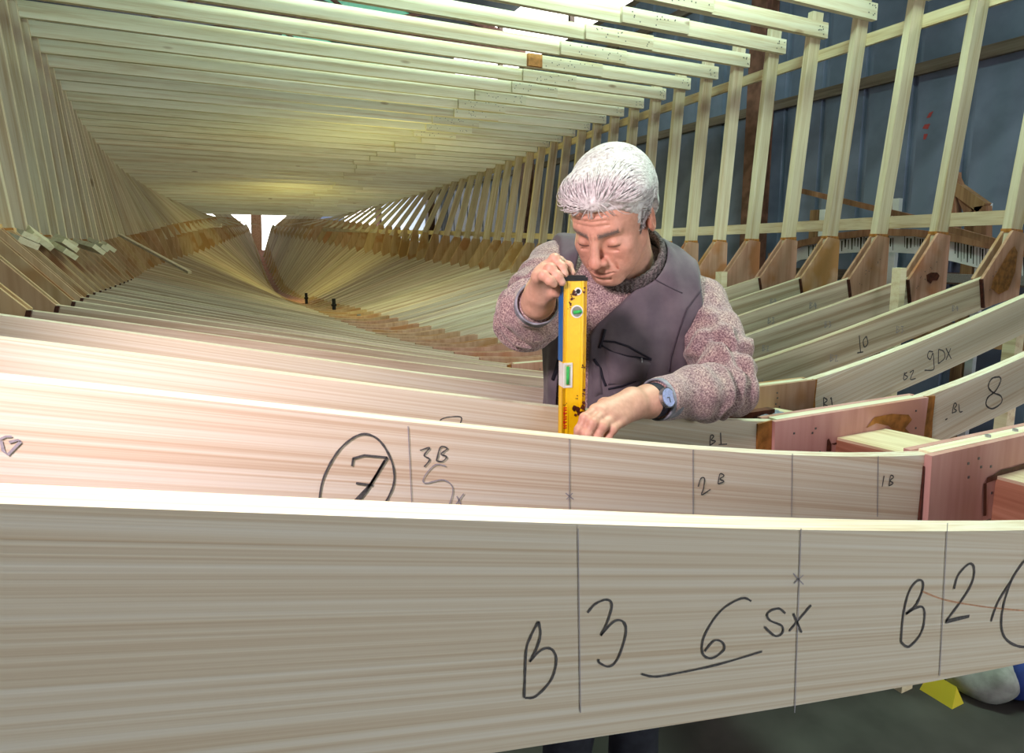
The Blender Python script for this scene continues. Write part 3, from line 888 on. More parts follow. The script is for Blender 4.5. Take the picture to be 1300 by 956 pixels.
nz = N(nt, 'ShaderNodeTexNoise'); nz.inputs['Scale'].default_value = 120; nz.inputs['Detail'].default_value = 4
tcn = N(nt, 'ShaderNodeTexCoord'); nt.links.new(tcn.outputs['Object'], nz.inputs['Vector'])
rp = ramp(nt, [(0.3, (.86, .80, .78)), (0.7, (1.08, 1.08, 1.08))]); nt.links.new(nz.outputs['Fac'], rp.inputs['Fac'])
mu = N(nt, 'ShaderNodeMixRGB', blend_type='MULTIPLY'); mu.inputs['Fac'].default_value = .7
nt.links.new(at.outputs['Color'], mu.inputs['Color1']); nt.links.new(rp.outputs['Color'], mu.inputs['Color2']); nt.links.new(mu.outputs['Color'], b.inputs['Base Color'])
b.inputs['Roughness'].default_value = .48; b.inputs['Subsurface Weight'].default_value = .12; b.inputs['Subsurface Radius'].default_value = (.012, .005, .003); b.inputs['Subsurface Scale'].default_value = .5
bu = N(nt, 'ShaderNodeBump'); bu.inputs['Strength'].default_value = .25; bu.inputs['Distance'].default_value = .001
nt.links.new(nz.outputs['Fac'], bu.inputs['Height']); nt.links.new(bu.outputs[0], b.inputs['Normal'])
body = mesh_obj('body', Vb, Qb, M['skin'], man, smooth=True)
vcol(body.data, np.concatenate([c1, c2, c3, c4]))

# ---- hair: a full swept-back mass with separate locks over it
def hair_base(P):
    q = head_local(P)
    D = s_ell(q, (0, -.026, .044), (.086, .108, .095))
    D = smin(D, s_ell(q, (.006, .050, .096), (.062, .040, .030)), .03)
    D = smin(D, s_ell(q, (-.030, .050, .085), (.040, .038, .026)), .03)
    D = smin(D, s_ell(q, (.048, .020, .080), (.042, .050, .036)), .03)
    D = smin(D, s_ell(q, (0, -.085, -.005), (.060, .045, .060)), .03)
    y = q[..., 1]; z = q[..., 2]; x = np.abs(q[..., 0])
    zl = np.interp(y, [-.12, -.06, -.042, -.028, .000, .018, .030, .050, .075, .12], [-.085, -.078, -.040, .034, .020, -.024, -.008, .036, .056, .064])
    zl = zl + (y > .04) * (.010 * np.clip((x - .012) / .03, 0, 1) - .012 * np.clip((x - .046) / .02, 0, 1) + .016 * vnoise(q, (55, 20, 20)))
    qs = np.stack([x, y, z], -1)
    D = smax(D, -s_ell(qs, (.092, -.014, -.012), (.030, .027, .043)), .010)
    return smax(D, (zl - z) * .70, .022)
def hair_sdf(P):
    q = head_local(P)
    D = hair_base(P)
    wv_ = vnoise(q, (75, 16, 75)) * .006 + vnoise(q + 3.1, (170, 34, 170)) * .003 + vnoise(q + 7.7, (24, 10, 24)) * .014
    return D + wv_
Vh, Qh = surface_net(hair_sdf, HC - .19, HC + .19, .0026)
# locks
rs_ = np.random.RandomState(11)
cand = Vh[rs_.choice(len(Vh), 9500)]
LV, LF = [], []
def grad(P, e=.003):
    return np.stack([hair_base(P + e * np.eye(3)[i]) - hair_base(P - e * np.eye(3)[i]) for i in range(3)], -1) / (2 * e)
gN = grad(cand); gN /= np.linalg.norm(gN, axis=1)[:, None] + 1e-9
ql = head_local(cand)
keep = ~((gN @ HU < -.12) & (ql[:, 1] > .02))
cand = cand[keep]
cur = cand.copy(); paths = [cur.copy()]
ql = head_local(cand)
flow_l = np.stack([.35 + .5 * ql[:, 0] / .08 + rs_.randn(len(cand)) * .10, -1.0 + rs_.randn(len(cand)) * .08, -.15 - 6 * np.clip(.05 - ql[:, 2], 0, .1) + rs_.randn(len(cand)) * .08], 1)
cl = np.stack([vnoise(ql + o_, (26, 18, 26)) for o_ in (0, 11, 23)], 1) * np.array((2.4, .5, 1.6))
flow_l = flow_l + cl
for k_ in range(14):
    g_ = grad(cur); g_ /= np.linalg.norm(g_, axis=1)[:, None] + 1e-9
    f_ = flow_l @ HB.T
    f_ = f_ - (f_ * g_).sum(1)[:, None] * g_; f_ /= np.linalg.norm(f_, axis=1)[:, None] + 1e-9
    d_ = hair_base(cur)[:, None]
    cur = cur + f_ * .0076 - g_ * (d_ - .0028 - .0042 * math.sin(k_ * .42)) * .5
    flow_l = flow_l + rs_.randn(*flow_l.shape) * .05
    paths.append(cur.copy())
paths = np.stack(paths, 1)
gN = grad(cand); gN /= np.linalg.norm(gN, axis=1)[:, None] + 1e-9
for i in range(len(cand)):
    pt = paths[i]; tdir = pt[-1] - pt[0]
    sd = np.cross(tdir, gN[i]); sd /= np.linalg.norm(sd) + 1e-9
    o = len(LV); w0 = .0006 + .0006 * rs_.rand(); K = len(pt)
    for j in range(K):
        wj = w0 * (1 - (j / (K - 1)) ** 2 * .92) * (.4 + .6 * min(1, j / 1.5))
        LV += [tuple(pt[j] - sd * wj), tuple(pt[j] + gN[i] * wj * .9), tuple(pt[j] + sd * wj)]
    for j in range(K - 1):
        for a_, b_ in ((0, 1), (1, 2)):
            LF.append((o + j * 3 + a_, o + j * 3 + b_, o + j * 3 + 3 + b_, o + j * 3 + 3 + a_))
LV = np.array(LV)
m, nt, b = new_mat('white_hair'); M['hair'] = m
tcn = N(nt, 'ShaderNodeTexCoord'); nz = N(nt, 'ShaderNodeTexNoise'); nz.inputs['Scale'].default_value = 150; nz.inputs['Detail'].default_value = 4
nt.links.new(tcn.outputs['Object'], nz.inputs['Vector'])
rp = ramp(nt, [(0.34, (.48, .43, .45)), (0.5, (.70, .69, .71)), (0.7, (.84, .84, .86))]); nt.links.new(nz.outputs['Fac'], rp.inputs['Fac'])
nt.links.new(rp.outputs['Color'], b.inputs['Base Color']); b.inputs['Roughness'].default_value = .5; b.inputs['Sheen Weight'].default_value = .2
Vall = np.concatenate([Vh, LV]); Fall = [tuple(x) for x in Qh] + [tuple(x + len(Vh) for x in f) for f in LF]
hair = mesh_obj('hair', Vall, Fall, M['hair'], man, smooth=True)
hair['label'] = 'thick white swept-back hair'

# ---- sweater: trunk, sleeves with folds, ribbed roll collar
DIR_L = (WR_L - EL_L) / np.linalg.norm(WR_L - EL_L); DIR_R = (WR_R - EL_R) / np.linalg.norm(WR_R - EL_R)
CUF_L = WR_L - DIR_L * .022; CUF_R = WR_R - DIR_R * .012
def sleeve(P, sh, el, cu, dr):
    el2 = el + (el - (sh + cu) / 2) / np.linalg.norm(el - (sh + cu) / 2) * .004
    D = s_chain(P, [sh, sh + (el2 - sh) * .55, el2, el2 + (cu - el2) * .5, cu], [.066, .061, .052, .047, .040], .035)
    # folds: rings across the sleeve, strongest near the elbow
    t = (P - el) @ dr
    u = (P - el) @ ((el - sh) / np.linalg.norm(el - sh))
    nz_ = vnoise(P, (22, 22, 22)) * .7
    fold = np.sin((t * 118 + nz_ * 7.0)) * np.exp(-((t - .045) / .075) ** 2) * .0075
    fold2 = np.sin((u * 105 + nz_ * 8.0 + 1.0)) * np.exp(-((u + .06) / .08) ** 2) * .0075
    D = D + fold + fold2 + vnoise(P, (11, 11, 11)) * .016 + vnoise(P, (38, 38, 38)) * .006
    return smax(D, (P - cu) @ dr, .006)
COLLAR_AX = (A3(head_world((0, -.03, -.09))) - NECK0); COLLAR_AX /= np.linalg.norm(COLLAR_AX)
def collar(P, g=0.0):
    a = NECK0 - COLLAR_AX * .03; t = (P - a) @ COLLAR_AX
    r = np.linalg.norm(P - a - t[..., None] * COLLAR_AX, axis=-1)
    ang = np.arctan2((P - a) @ RT, (P - a) @ FW)
    rad = .083 - .06 * np.clip(t, 0, .1) + g
    D = np.abs(r - rad) - .0065 - .0012 * np.sin(ang * 70)
    h_ = .108 + .012 * np.cos(ang)
    return smax(smax(D, t - h_, .008), -t, .01)
def sweater_sdf(P):
    D = torso_core(P, 0.0) + vnoise(P, (14, 14, 14)) * .006
    D = smin(D, sleeve(P, SH_L, EL_L, CUF_L, DIR_L), .025)
    D = smin(D, sleeve(P, SH_R, EL_R, CUF_R, DIR_R), .025)
    D = smax(D, -(P[..., 2] - (WAIST[2] - .22)), .01)
    return D
lo = np.array((min(EL_R[0], WR_R[0], SH_R[0]) - .12, .76, WAIST[2] - .26)); hi = np.array((EL_L[0] + .12, 1.48, NECK0[2] + .14))
Vs, Qs = surface_net(sweater_sdf, lo, hi, .0038)
m, nt, b = new_mat('mauve_knit'); M['knit'] = m
tcn = N(nt, 'ShaderNodeTexCoord'); n1 = N(nt, 'ShaderNodeTexNoise'); n1.inputs['Scale'].default_value = 330; n1.inputs['Detail'].default_value = 2
n2 = N(nt, 'ShaderNodeTexNoise'); n2.inputs['Scale'].default_value = 34; n2.inputs['Detail'].default_value = 3
for x in (n1, n2): nt.links.new(tcn.outputs['Object'], x.inputs['Vector'])
rp = ramp(nt, [(0.30, (.15, .10, .12)), (0.48, (.34, .24, .265)), (0.66, (.60, .50, .49))]); nt.links.new(n1.outputs['Fac'], rp.inputs['Fac'])
rp2 = ramp(nt, [(0.35, (.82, .76, .80)), (0.65, (1.10, 1.06, 1.0))]); nt.links.new(n2.outputs['Fac'], rp2.inputs['Fac'])
mu = N(nt, 'ShaderNodeMixRGB', blend_type='MULTIPLY'); mu.inputs['Fac'].default_value = 1
nt.links.new(rp.outputs['Color'], mu.inputs['Color1']); nt.links.new(rp2.outputs['Color'], mu.inputs['Color2']); nt.links.new(mu.outputs['Color'], b.inputs['Base Color'])
b.inputs['Roughness'].default_value = .95; b.inputs['Sheen Weight'].default_value = .35; b.inputs['Specular IOR Level'].default_value = .1
bu = N(nt, 'ShaderNodeBump'); bu.inputs['Strength'].default_value = .7; bu.inputs['Distance'].default_value = .003
nt.links.new(n1.outputs['Fac'], bu.inputs['Height']); nt.links.new(bu.outputs[0], b.inputs['Normal'])
sweater = mesh_obj('sweater', Vs, Qs, M['knit'], man, smooth=True)
sweater['label'] = 'fuzzy speckled mauve knitted sweater'

Vk, Qk = surface_net(collar, NECK0 - .16, NECK0 + .16, .0022)
rib = mesh_obj('collar', Vk, Qk, flat('dark_ribbed_knit', (.20, .17, .18), .95, 0, .65, 260, c2=(.05, .04, .045)), man, smooth=True)
rib['label'] = 'dark grey ribbed roll collar'

# ---- vest over the sweater: open front, cut-away armholes
def vest_open(P):
    """Negative inside the front opening."""
    s = (P - CHEST) @ RT; z = P[..., 2]; f = (P - CHEST) @ FW
    zs = [-.5, -.31, -.176, -.152, -.108, -.04, .05]
    right = np.interp(z, zs, [-.095, -.095, -.091, -.074, -.026, .036, .080])
    left = np.interp(z, zs, [-.165, -.160, -.150, -.148, -.138, -.122, -.100])
    return np.maximum(np.maximum(s - right, left - s), f + .01)
def vest_sdf(P):
    g = .0135
    D = torso_core(P, g)
    D = smin(D, s_cone(P, SH_L + np.array((0, 0, .004)), NECK0 + UP * -.01, .058 + g, .046 + g), .06)
    D = smin(D, s_cone(P, SH_R + np.array((0, 0, .004)), NECK0 + UP * -.01, .058 + g, .046 + g), .06)
    s = (P - CHEST) @ RT
    D = D + np.sin(s * 60 + vnoise(P, (12, 12, 5)) * 7 + P[..., 2] * 14) * .0034 * np.clip((-.02 - P[..., 2]) / .1, 0, 1) + vnoise(P, (10, 10, 7)) * .014 + vnoise(P + 5, (34, 34, 12)) * .007
    inner = torso_core(P, g - .030)
    D = smax(D, -inner, .004)
    # armholes: only what lies towards the trunk of a slanted ring at each shoulder
    for sh, el, sg in ((SH_L, EL_L, 1), (SH_R, EL_R, -1)):
        ax_ = RT * sg * .93 + UP * .18 - FW * .30 * (1 if sg > 0 else .5); ax_ /= np.linalg.norm(ax_)
        D = smax(D, (P - (sh + RT * sg * .016)) @ ax_, .006)
        D = smax(D, -(s_chain(P, [sh + RT * sg * .015, sh + (el - sh) * .55 + RT * sg * .012, sh + (el - sh) * 1.1 + RT * sg * .02], [.060, .064, .060], .02)), .010)
    # neck hole and front opening, hem
    D = smax(D, -s_cone(P, NECK0 - COLLAR_AX * .04, NECK0 + COLLAR_AX * .2, .089, .082), .008)
    D = smax(D, -vest_open(P), .006)
    D = smax(D, -(P[..., 2] - (WAIST[2] - .17)), .004)
    return D
lo = np.array((CHEST[0] - .32, .86, WAIST[2] - .20)); hi = np.array((CHEST[0] + .36, 1.50, NECK0[2] + .10))
Vv, Qv = surface_net(vest_sdf, lo, hi, .0036)
m, nt, b = new_mat('grey_vest_cotton'); M['vest'] = m
tcn = N(nt, 'ShaderNodeTexCoord'); n1 = N(nt, 'ShaderNodeTexNoise'); n1.inputs['Scale'].default_value = 22; n1.inputs['Detail'].default_value = 5
wv = N(nt, 'ShaderNodeTexNoise'); wv.inputs['Scale'].default_value = 900
for x in (n1, wv): nt.links.new(tcn.outputs['Object'], x.inputs['Vector'])
rp = ramp(nt, [(0.35, (.115, .098, .125)), (0.65, (.165, .142, .172))]); nt.links.new(n1.outputs['Fac'], rp.inputs['Fac']); nt.links.new(rp.outputs['Color'], b.inputs['Base Color'])
b.inputs['Roughness'].default_value = .85; b.inputs['Specular IOR Level'].default_value = .2; b.inputs['Sheen Weight'].default_value = .15
bu = N(nt, 'ShaderNodeBump'); bu.inputs['Strength'].default_value = .25; bu.inputs['Distance'].default_value = .001
nt.links.new(wv.outputs['Fac'], bu.inputs['Height']); nt.links.new(bu.outputs[0], b.inputs['Normal'])
vest = mesh_obj('vest', Vv, Qv, M['vest'], man, smooth=True)
vest['label'] = 'grey-mauve sleeveless work vest with zip pockets'
M['navy'] = flat('navy_tape', (.018, .018, .035), .6, 0, .3, 80)
M['seam'] = flat('vest_seam', (.075, .062, .085), .8, 0, .2, 80)
def on_vest(pts, r, mat, name, lift=.0005, seg=6):
    P = []
    for px, py in pts:
        h_ = march(vest_sdf, px, py)
        if h_ is not None:
            P.append(A3(h_) - FW * lift)
    if len(P) > 1:
        return mesh_obj(name, *tube(P, r, seg), M[mat], vest, smooth=True)
def dense(pts, k=6):
    out = []
    for (x0, y0), (x1, y1) in zip(pts[:-1], pts[1:]):
        for j in range(k): out.append((x0 + (x1 - x0) * j / k, y0 + (y1 - y0) * j / k))
    return out + [pts[-1]]
def panel(c4_, lift, name, nu=14, nv=10):
    TL, TR, BR, BL = c4_
    V, Fc = [], []
    for j in range(nv + 1):
        for i in range(nu + 1):
            u_, v_ = i / nu, j / nv
            px = (TL[0] * (1 - u_) + TR[0] * u_) * (1 - v_) + (BL[0] * (1 - u_) + BR[0] * u_) * v_
            py = (TL[1] * (1 - u_) + TR[1] * u_) * (1 - v_) + (BL[1] * (1 - u_) + BR[1] * u_) * v_
            h_ = march(vest_sdf, px, py)
            if h_ is None: return
            e_ = min(u_, 1 - u_, v_, 1 - v_)
            V.append(A3(h_) - FW * (lift * min(1, e_ * 7) - .002 * (e_ == 0) + .001 * math.sin(u_ * 9 + v_ * 5)))
    for j in range(nv):
        for i in range(nu):
            a_ = j * (nu + 1) + i
            Fc.append((a_, a_ + nu + 1, a_ + nu + 2, a_ + 1))
    mesh_obj(name, V, Fc, M['vest'], vest, smooth=True)
panel([(766, 441), (829, 460), (820, 484), (773, 491)], .007, 'pocket_panel')
panel([(750, 456), (762, 464), (766, 502), (753, 506)], .006, 'pocket_flap', 6, 10)
panel([(776, 497), (818, 480), (812, 500), (785, 510)], .006, 'pocket_panel', 10, 6)
on_vest(dense([(763, 433), (780, 434), (798, 440), (812, 448), (827, 456)]), .0024, 'navy', 'pocket_zip')
on_vest(dense([(763, 438), (778, 447), (796, 452), (812, 454), (827, 457)]), .0020, 'navy', 'pocket_zip')
on_vest(dense([(768, 418), (765, 430), (761, 442)]), .0034, 'navy', 'pocket_tape')
on_vest(dense([(754, 456), (762, 468), (765, 480), (769, 490)]), .0030, 'navy', 'pocket_tape')
on_vest(dense([(772, 494), (790, 490), (806, 484), (820, 474)]), .0024, 'navy', 'pocket_zip')
on_vest(dense([(772, 488), (790, 485), (806, 480), (820, 472)]), .0022, 'seam', 'pocket_seam')
on_vest(dense([(814, 454), (815, 468)], 3), .0018, 'bolt', 'zip_pull', .005)
on_vest(dense([(826, 352), (845, 362), (866, 372)]), .0014, 'seam', 'yoke_seam', .0005)
on_vest(dense([(890, 368), (872, 392), (862, 420), (852, 452), (849, 472)]), .0018, 'seam', 'armhole_seam', .0005)
on_vest(dense([(700, 430), (712, 424)]), .004, 'navy', 'pocket_zip')
on_vest(dense([(712, 448), (706, 470), (702, 482)]), .005, 'navy', 'pocket_tape')

# ---- shirt cuffs, trousers, shoes
M['shirt'] = flat('striped_shirt_cuff', (.34, .36, .44), .8, 0, .5, 60)
def cuff(P, cu, dr, r):
    t = (P - cu) @ dr; q_ = np.linalg.norm(P - cu - t[..., None] * dr, axis=-1)
    return smax(smax(np.abs(q_ - r) - .0022, t - .007, .002), -t - .03, .004)
Vc, Qc = surface_net(lambda P: cuff(P, CUF_R, DIR_R, .0375), CUF_R - .06, CUF_R + .06, .002)
mesh_obj('shirt_cuff', Vc, Qc, M['shirt'], man, smooth=True)
Vc, Qc = surface_net(lambda P: cuff(P, CUF_L, DIR_L, .0365), CUF_L - .06, CUF_L + .06, .002)
mesh_obj('shirt_cuff', Vc, Qc, M['shirt'], man, smooth=True)
def trousers(P):
    D = smax(torso_core(P, .006), P[..., 2] - (WAIST[2] - .14), .01)
    for s in (-1, 1):
        hj = HIP + RT * (s * .085) + np.array((0, 0, -.03)); kn = hj + np.array((0, .02, -.42)); kn[2] = -.92
        an = kn + np.array((0, .015, 0)); an[2] = -H + .07
        D = smin(D, s_chain(P, [hj, kn, an], [.096, .074, .062], .03) + vnoise(P, (14, 14, 10)) * .012, .04)
    return smax(D, -(P[..., 2] + H - .07), .01)
Vc, Qc = surface_net(trousers, np.array((HIP[0] - .28, .90, -H)), np.array((HIP[0] + .28, 1.44, WAIST[2])), .009)
mesh_obj('trousers', Vc, Qc, flat('dark_trousers', (.03, .035, .05), .85, 0, .3, 30), man, smooth=True)
for s in (-1, 1):
    c_ = HIP + RT * (s * .085) + np.array((0, .035, 0)); c_[2] = -H + .045
    Vc, Qc = surface_net(lambda P: smax(smin(s_ell(P, c_ + np.array((0, -.07, -.01)), (.05, .13, .045)), s_ell(P, c_ + np.array((0, .02, .02)), (.045, .06, .06)), .03), -(P[..., 2] + H - .002), .004), c_ - .25, c_ + .2, .007)
    mesh_obj('shoe', Vc, Qc, flat('work_shoe', (.04, .03, .025), .6), man, smooth=True)

# ---- wristwatch on his left wrist
wat = None
wc = WR_L - DIR_L * .004
ring_pts = []
wn = A3(at_depth(823, 507, 0.9)) - A3(at_depth(823, 507, 1.2)); wn /= np.linalg.norm(wn)
wn = wn - (wn @ DIR_L) * DIR_L; wn /= np.linalg.norm(wn)
wn = wn * .94 + np.cross(DIR_L, wn) * .0; wn /= np.linalg.norm(wn)
wb = np.cross(DIR_L, wn)
V, Fc = [], []
for i in range(32):
    a = 2 * math.pi * i / 32
    for dr_, da in ((.0285, -.0095), (.0318, -.0095), (.0318, .0095), (.0285, .0095)):
        V.append(wc + (wn * math.cos(a) + wb * math.sin(a)) * dr_ + DIR_L * da)
for i in range(32):
    j = (i + 1) % 32
    for k_ in range(4):
        l_ = (k_ + 1) % 4
        Fc.append((i * 4 + k_, i * 4 + l_, j * 4 + l_, j * 4 + k_))
strap = mesh_obj('watch_strap', V, Fc, flat('navy_leather', (.012, .016, .035), .45, 0, .3, 100), man, smooth=False)
def disc(c, nrm, r0, h0, seg=28):
    nrm = nrm / np.linalg.norm(nrm); u = np.cross(nrm, (0.1, .2, .97)); u /= np.linalg.norm(u); v_ = np.cross(nrm, u)
    V = [c + (u * math.cos(2 * math.pi * i / seg) + v_ * math.sin(2 * math.pi * i / seg)) * r0 for i in range(seg)]
    V += [p + nrm * h0 for p in V]
    Fc = [tuple(range(seg)), tuple(range(2 * seg - 1, seg - 1, -1))] + [(i, (i + 1) % seg, seg + (i + 1) % seg, seg + i) for i in range(seg)]
    return V, Fc
wf = wc + wn * .030
mesh_obj('watch_case', *disc(wf, wn, .0182, .007), flat('steel_watch_case', (.55, .56, .60), .25, .9), strap, smooth=False)
mesh_obj('watch_dial', *disc(wf + wn * .0071, wn, .0160, .0006), flat('pale_blue_dial', (.42, .50, .85), .25, 0, .25, 300), strap)
u_ = np.cross(wn, DIR_L)
mesh_obj('watch_hands', *merge([bar(wf + wn * .0082, wf + wn * .0082 + u_ * .009, .0012, .0006, up=tuple(wn)), bar(wf + wn * .0082, wf + wn * .0082 + DIR_L * .0065, .0014, .0006, up=tuple(wn))]), M['nail'], strap)
mesh_obj('watch_crown', *tube([wf + wn * .004 - DIR_L * .0175, wf + wn * .004 - DIR_L * .0215], .0025), M['bolt'], strap)

# ------------------------------------------------------------------ spirit level, stood upright between two frames
lv = thing('spirit_level', 'yellow and blue spirit level held upright by the man', 'spirit level', (on_y(730, 552, .895).x, .895, -.40))
tl = at_depth(716, 357, 1.035); tr = at_depth(745.5, 356, 1.045)
lx = Vector((tr.x - tl.x, tr.y - tl.y, 0)); LW = lx.length; lx.normalize()
ly = Vector((-lx.y, lx.x, 0))
LT = .022
zt = tl.z; zbm = -.405
def LP(a, t, z): return (tl.x + lx.x * a + ly.x * t, tl.y + lx.y * a + ly.y * t, z)
def lbox(a0, a1, t0, t1, z0, z1):
    v = [LP(a0, t0, z0), LP(a1, t0, z0), LP(a1, t1, z0), LP(a0, t1, z0), LP(a0, t0, z1), LP(a1, t0, z1), LP(a1, t1, z1), LP(a0, t1, z1)]
    return v, box(0, 1, 0, 1, 0, 1)[1]
mY, nt, b = new_mat('worn_yellow_paint')
tcn = N(nt, 'ShaderNodeTexCoord'); nz = N(nt, 'ShaderNodeTexNoise'); nz.inputs['Scale'].default_value = 70; nz.inputs['Detail'].default_value = 6; nz.inputs['Roughness'].default_value = .7
nt.links.new(tcn.outputs['Object'], nz.inputs['Vector'])
rp = ramp(nt, [(0.30, (.06, .02, .01)), (0.345, (.90, .54, .0)), (0.75, (.94, .64, .005))]); nt.links.new(nz.outputs['Fac'], rp.inputs['Fac']); nt.links.new(rp.outputs['Color'], b.inputs['Base Color']); b.inputs['Roughness'].default_value = .35
M['yellow'] = mY
zvial = at_depth(720, 480, 1.035).z
bd = mesh_obj('body', *merge([lbox(0, LW, 0, .004, zbm, zt), lbox(0, LW, LT - .004, LT, zbm, zt), lbox(.0, .005, .0, LT, zbm, zvial - .021), lbox(.0, .005, .0, LT, zvial + .021, zt), lbox(LW - .005, LW, 0, LT, zbm, zt),
                              lbox(.004, LW - .004, .004, LT - .004, zbm + .002, zt - .002), lbox(.006, .010, -.0012, .0005, zbm, zt), lbox(LW - .010, LW - .006, -.0012, .0005, zbm, zt)]), M['yellow'], lv)
mesh_obj('blue_side', *lbox(-.0016, -.0001, .002, LT - .001, zvial + .023, zt - .004), flat('blue_foil', (.012, .13, .42), .35, 0, .1, 60), lv)
mesh_obj('end_cap', *merge([lbox(-.001, LW + .001, -.001, LT + .001, zt, zt + .006), lbox(.002, LW - .002, .001, LT - .001, zt + .006, zt + .009)]), M['black'], lv)
mesh_obj('end_cap', *lbox(-.001, LW + .001, -.001, LT + .001, zbm - .008, zbm), M['black'], lv)
nl = np.array(tuple(-ly))
def ldisc(a, z, r0, t0, h0): return disc(np.array(LP(a, t0, z)), nl, r0, h0, 24)
M['white'] = flat('white_plastic', (.80, .82, .80), .4, 0, .1, 50)
M['vgreen'] = flat('green_vial', (.05, .55, .12), .12, 0, .3, 60)
M['vgrey'] = flat('vial_housing', (.25, .28, .24), .3, 0, .3, 90)
def lz(py): return at_depth(730, py, 1.04).z
rv = mesh_obj('round_vial', *ldisc(LW * .56, lz(396), .0108, .0, .0016), M['white'], lv)
mesh_obj('vial_housing', *ldisc(LW * .56, lz(396), .0086, -.0016, .0006), M['vgrey'], rv)
mesh_obj('vial', *tube([LP(LW * .40, -.0028, lz(397)), LP(LW * .74, -.0028, lz(396))], .0030, 8), M['vgreen'], rv, smooth=True)
hr = mesh_obj('hanging_hole', *ldisc(LW * .60, lz(370), .0064, .0, .0014), M['white'], lv)
mesh_obj('hole', *ldisc(LW * .60, lz(370), .0038, -.0014, .0004), M['black'], hr)
vw = mesh_obj('plumb_vial', *merge([lbox(.001, .016, -.0022, .001, zvial + .0175, zvial + .021), lbox(.001, .016, -.0022, .001, zvial - .021, zvial - .0175), lbox(.0135, .016, -.0022, .001, zvial - .018, zvial + .018), lbox(.0, .0022, -.0022, LT, zvial - .0205, zvial + .0205)]), M['white'], lv)
mesh_obj('vial_glass', *lbox(.0024, .0134, -.0012, .0008, zvial - .0174, zvial + .0174), flat('pale_vial_glass', (.55, .70, .50), .15, 0, .1, 60), vw)
mesh_obj('vial', *tube([LP(.008, -.0018, zvial - .015), LP(.008, -.0018, zvial + .015)], .0026, 8), M['vgreen'], vw, smooth=True)
rs2 = np.random.RandomState(5)
def smudge(a, py, r0, name='resin_smudge', k=9):
    z = lz(py); V = []; 
    P_ = []
    for _ in range(k):
        aa = a + rs2.randn() * r0 * .5; zz = z + rs2.randn() * r0 * .8; rr = r0 * (.15 + .35 * rs2.rand())
        aa = min(max(aa, rr), LW - rr)
        ang = np.linspace(0, 2 * math.pi, 8)[:-1]
        ring = [(aa + math.cos(t) * rr * (.6 + .7 * rs2.rand()), zz + math.sin(t) * rr * (.6 + .7 * rs2.rand())) for t in ang]
        ring = [(min(max(x, .0003), LW - .0003), y_) for x, y_ in ring]
        P_.append(([LP(x, -.0016, y_) for x, y_ in ring], [tuple(range(7))]))
    mesh_obj(name, *merge(P_), M['stain'], bd)
smudge(LW * .78, 528, .010, k=14); smudge(LW * .35, 376, .007, k=8); smudge(LW * .85, 372, .004, k=5); smudge(LW * .95, 505, .006, k=8); smudge(LW * .6, 510, .003, k=3); smudge(LW * .25, 385, .006, k=6); smudge(LW * .9, 470, .004, k=5)
# red lettering down the lower left edge
P_ = []
for i, py in enumerate((524, 530, 536, 542, 548)):
    z = lz(py)
    P_ += [lbox(.0015, .0075, -.0017, -.0005, z - .0006, z + .0012), lbox(.0015, .0030, -.0017, -.0005, z - .003, z + .003)] if i % 2 else [lbox(.0015, .0075, -.0017, -.0005, z - .0028, z - .0012), lbox(.0015, .0075, -.0017, -.0005, z + .001, z + .0026)]
mesh_obj('red_lettering', *merge(P_), flat('red_print', (.65, .02, .01), .5), bd)

# ------------------------------------------------------------------ pencil writing on the frames
def smooth_line(pts, k=5):
    if len(pts) < 3: return pts
    P = [Vector((p[0], p[1])) for p in pts]
    out = []
    for i in range(len(P) - 1):
        p0, p1, p2, p3 = P[max(i - 1, 0)], P[i], P[i + 1], P[min(i + 2, len(P) - 1)]
        for j in range(k):
            t = j / k
            q_ = .5 * ((2 * p1) + (p2 - p0) * t + (2 * p0 - 5 * p1 + 4 * p2 - p3) * t * t + (3 * p1 - p0 - 3 * p2 + p3) * t ** 3)
            out.append((q_.x, q_.y))
    return out + [tuple(P[-1])]

def ribbon(n, pts, wpx, lift=.0007):
    """Flat pencil line on the front face of frame n, along points read off the photograph."""
    Y = YN(n) - lift
    W3 = [on_y(x, y, Y) for x, y in pts]
    dpt = (W3[0] - Vector((-XC, 0, 0))).length
    hw = wpx * dpt / F_PX / 2
    V, Fc = [], []
    for i, p in enumerate(W3):
        d = (W3[min(i + 1, len(W3) - 1)] - W3[max(i - 1, 0)])
        d = Vector((d.x, d.z)); d = d.normalized() if d.length > 0 else Vector((1, 0))
        nx, nz_ = -d.y, d.x
        ww = hw * (.8 + .4 * rnd.random())
        V += [(p.x + nx * ww, Y, p.z + nz_ * ww), (p.x - nx * ww, Y, p.z - nz_ * ww)]
    for i in range(len(W3) - 1):
        Fc.append((2 * i, 2 * i + 1, 2 * i + 3, 2 * i + 2))
    return V, Fc

def mark(n, strokes, name='pencil_mark', mat='pencil', w=2.2, off=(0, 0), sc=1.0, smooth=True):
    P = []
    for st in strokes:
        ww = w
        if isinstance(st[0], (int, float)):
            ww = st[0]; st = st[1]
        pts = [(off[0] + x / sc, off[1] + y / sc) for x, y in st]
        P.append(ribbon(n, smooth_line(pts) if smooth else pts, ww))
    return mesh_obj(name, *merge(P), M[mat], FRAMES[n])

